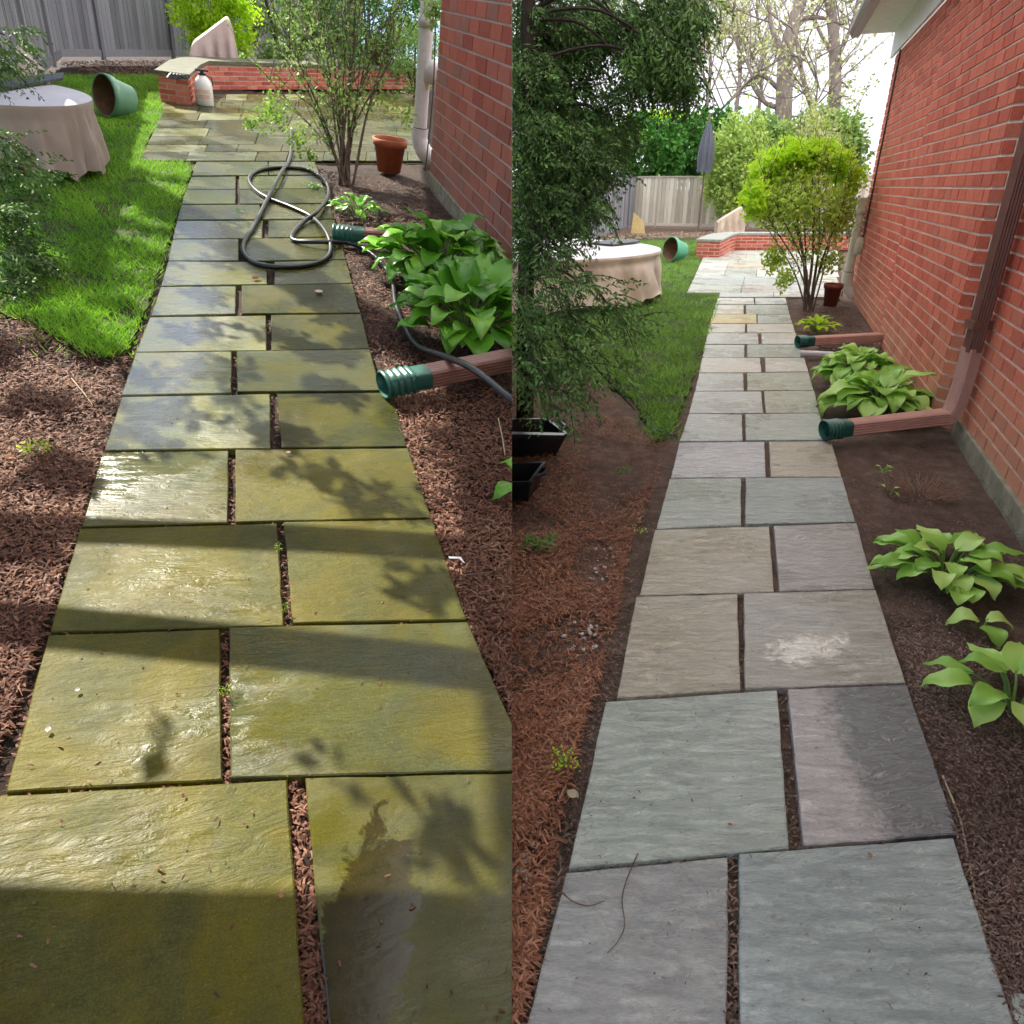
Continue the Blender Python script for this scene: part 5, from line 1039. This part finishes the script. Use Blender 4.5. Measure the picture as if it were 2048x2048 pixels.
litter('R', [(1340, 800), (1500, 800), (1600, 830), (1640, 1050), (1800, 1500), (1900, 2060), (1050, 2060), (1180, 1400)], 16000, .008, .03, .002, .006, barkchipR, 'crumbs of dark soil lying in the joints of the clean path', z0=-.030, z1=-.012)
litter('L', [(285, 620), (620, 640), (720, 760), (900, 1240), (1030, 1600), (1030, 2060), (-20, 2060), (30, 1480)], 170, .006, .022, .002, .006, barkchip, 'bark crumbs scattered on top of the mossy slabs', z0=.004, z1=.006)
litter('R', [(1340, 800), (1500, 800), (1600, 830), (1640, 1050), (1780, 1500), (1880, 2060), (1060, 2060), (1190, 1400)], 160, .004, .014, .002, .004, barkchipR, 'small crumbs scattered on top of the clean slabs', z0=.004, z1=.006)
# pebbles along the left edge of the clean path
peb = noisy('pebble', [(.3, (.40, .36, .33)), (.7, (.66, .63, .60))], 30, .6, .4, .2); mb = MB()
for i in range(150):
    v = U(1080, 1800) if i < 120 else U(1350, 1500); e = 1290 - (v - 990) * .285 - 20; p = gp('R', e - abs(random.gauss(0, 1)) * 28 + 4, v); r = U(.004, .013); M = Matrix.Rotation(U(0, 6), 3, 'Z')
    mb.lathe([(.001, -.5 * r), (r * .8, -.3 * r), (r, 0), (r * .7, .45 * r), (.001, .6 * r)], Vector((p.x, p.y, -.018)), 7, M @ Matrix.Diagonal((U(.8, 1.5), U(.7, 1), .8)), RR())
stuffobj(mb, 'pebbles', peb, 'R', 'small pale pebbles scattered along the left edge of the clean path', 'pebbles')
# twigs, labels and fallen leaves
def twig(side, px, z, r, label, mat=twigM):
    P = []
    for u, v in px: q = gp(side, u, v, z); P.append(Vector((q.x, q.y, z + U(0, .004))))
    mb = MB(); mb.tube(catmull(P, 6), [r * (1 - .5 * i / (6 * len(P))) for i in range(6 * (len(P) - 1) + 1)], 6); tag(mb.build('twig', mat, side, None, True), label, 'twig')
twig('R', [B1(475, 1290), B1(440, 1370), B1(415, 1460), B1(425, 1560), B1(400, 1620), B1(360, 1668)], .004, .0018, 'thin curved twig lying down the mauve slab')
twig('R', [B1(180, 1430), B1(230, 1470), B1(290, 1488), B1(350, 1470)], .004, .0022, 'short dark curved twig at the left edge of the mauve slab')
strM = noisy('dry_straw', [(.3, (.30, .24, .15)), (.7, (.48, .40, .27))], 20, .8, .2, .2)
twig('R', [B1(1625, 1000), B1(1690, 1160), B1(1720, 1300), B1(1745, 1430), B1(1770, 1560), B1(1840, 1780)], -.012, .0035, 'long dry root lying along the right edge of the clean path', strM)
twig('R', [B1(150, 960), B1(190, 930), B1(235, 905)], -.01, .0025, 'small straw stalk in the mulch beside the big green slab', strM)
twig('L', [A0(1880, 1580), A0(1895, 1650), A0(1905, 1720)], .01, .004, 'pale stick standing in the soil right of the downspout', strM)
twig('L', [A0(270, 1430), A0(320, 1490), A0(350, 1530)], .0, .003, 'pale grass stalk on the mulch left of the wet slabs', strM)
twig('L', [A1(1760, 240), A1(1850, 228), A1(1920, 205)], .005, .004, 'pale stick on the mulch below the plant label')
p = gp('L', 910, 1117); mb = MB(); q = [gp('L', 897, 1112, .01), gp('L', 922, 1112, .012), gp('L', 930, 1121, .02), gp('L', 925, 1122, .008), gp('L', 918, 1116, .01), gp('L', 899, 1117, .006)]; mb.prism([(k.x, k.y) for k in q], .004, .008); tag(mb.build('plant_label', white, 'L'), 'small white plastic plant label lying on the mulch right of the path', 'plant label')
leafdry = leafmat('dry_leaf', (.25, .10, .05), (.38, .17, .09), (.5, .3, .2), .8, .1)
def fallen(side, u, v, s, label, mat=leafdry, z=.008):
    p = gp(side, u, v); s = msize(side, p, s); mb = MB(); rows = []; a = U(0, 6.28); M = Matrix.Rotation(a, 3, 'Z')
    for i in range(5):
        f = i / 4; w = math.sin(math.pi * (f * .9 + .05)) * s * .45; rows.append([p + M @ Vector((s * (f - .5), w * j, z + .25 * s * j * j + .2 * s * (f - .5) ** 2)) for j in (-1, -.5, 0, .5, 1)])
    mb.grid(rows); tag(mb.build('fallen_leaf', mat, side, None, True), label, 'fallen leaf')
pinkM = leafmat('pale_petal', (.6, .42, .4), (.7, .55, .5), (.8, .7, .65), .7, .1)
fallen('L', 638, 588, 16, 'curled pale leaf on the dark mossy slab beside the mulch', pinkM); fallen('L', 512, 560, 16, 'reddish leaf fragment beside the joint below the hose loop'); fallen('L', 577, 909, 10, 'tiny pink petal above the slab beside the long joint', pinkM)
fallen('L', 98, 1463, 12, 'white speck of petal on the bright moss slab', pinkM); fallen('L', 156, 1384, 10, 'pale petal near the top of the bright moss slab', pinkM); fallen('L', 563, 1795, 12, 'small pinkish leaf beside the wide joint', leafdry); fallen('L', 22, 920, 18, 'orange dry leaf in the mulch at the left edge')
fallen('R', 1459, 1654, 9, 'tiny red-brown leaf on the lower part of the big green slab'); fallen('R', 1145, 1596, 26, 'tan dry leaf at the left edge of the big green slab', strM); fallen('R', 1739, 775 + 940, 10, 'tiny dark leaf at the foot of the wet slab')
# =================================================================== cut each garden along the boundary between them
import bmesh
bpy.context.view_layer.update()
for o in list(bpy.data.objects):
    if o.type != 'MESH' or o.name not in SIDE: continue
    s = SIDE[o.name]; M = o.matrix_world.copy(); me = o.data
    xs = [(M @ v.co).x for v in me.vertices]
    if not xs: continue
    e = .0001; bad = (max(xs) > -e) if s == 'L' else (min(xs) < e)
    if not bad: continue
    if (s == 'L' and min(xs) > -e) or (s == 'R' and max(xs) < e):
        bpy.data.objects.remove(o); continue
    bm = bmesh.new(); bm.from_mesh(me); Mi = M.inverted(); co = Mi @ Vector((-e if s == 'L' else e, 0, 0)); no = (Mi.to_3x3() @ Vector((1, 0, 0))).normalized()
    r = bmesh.ops.bisect_plane(bm, geom=bm.verts[:] + bm.edges[:] + bm.faces[:], plane_co=co, plane_no=no, clear_outer=(s == 'L'), clear_inner=(s == 'R'))
    nm = o.name.split('.')[0]
    if nm in ('ground', 'terrain', 'flagstone', 'mortar', 'path', 'footing', 'spout', 'hose', 'adaptor'):
        ed = [g for g in r['geom_cut'] if isinstance(g, bmesh.types.BMEdge)]
        try: bmesh.ops.holes_fill(bm, edges=ed)
        except Exception: pass
    bm.to_mesh(me); bm.free(); me.update()
for t in THINGS:
    if not t.children: bpy.data.objects.remove(t)
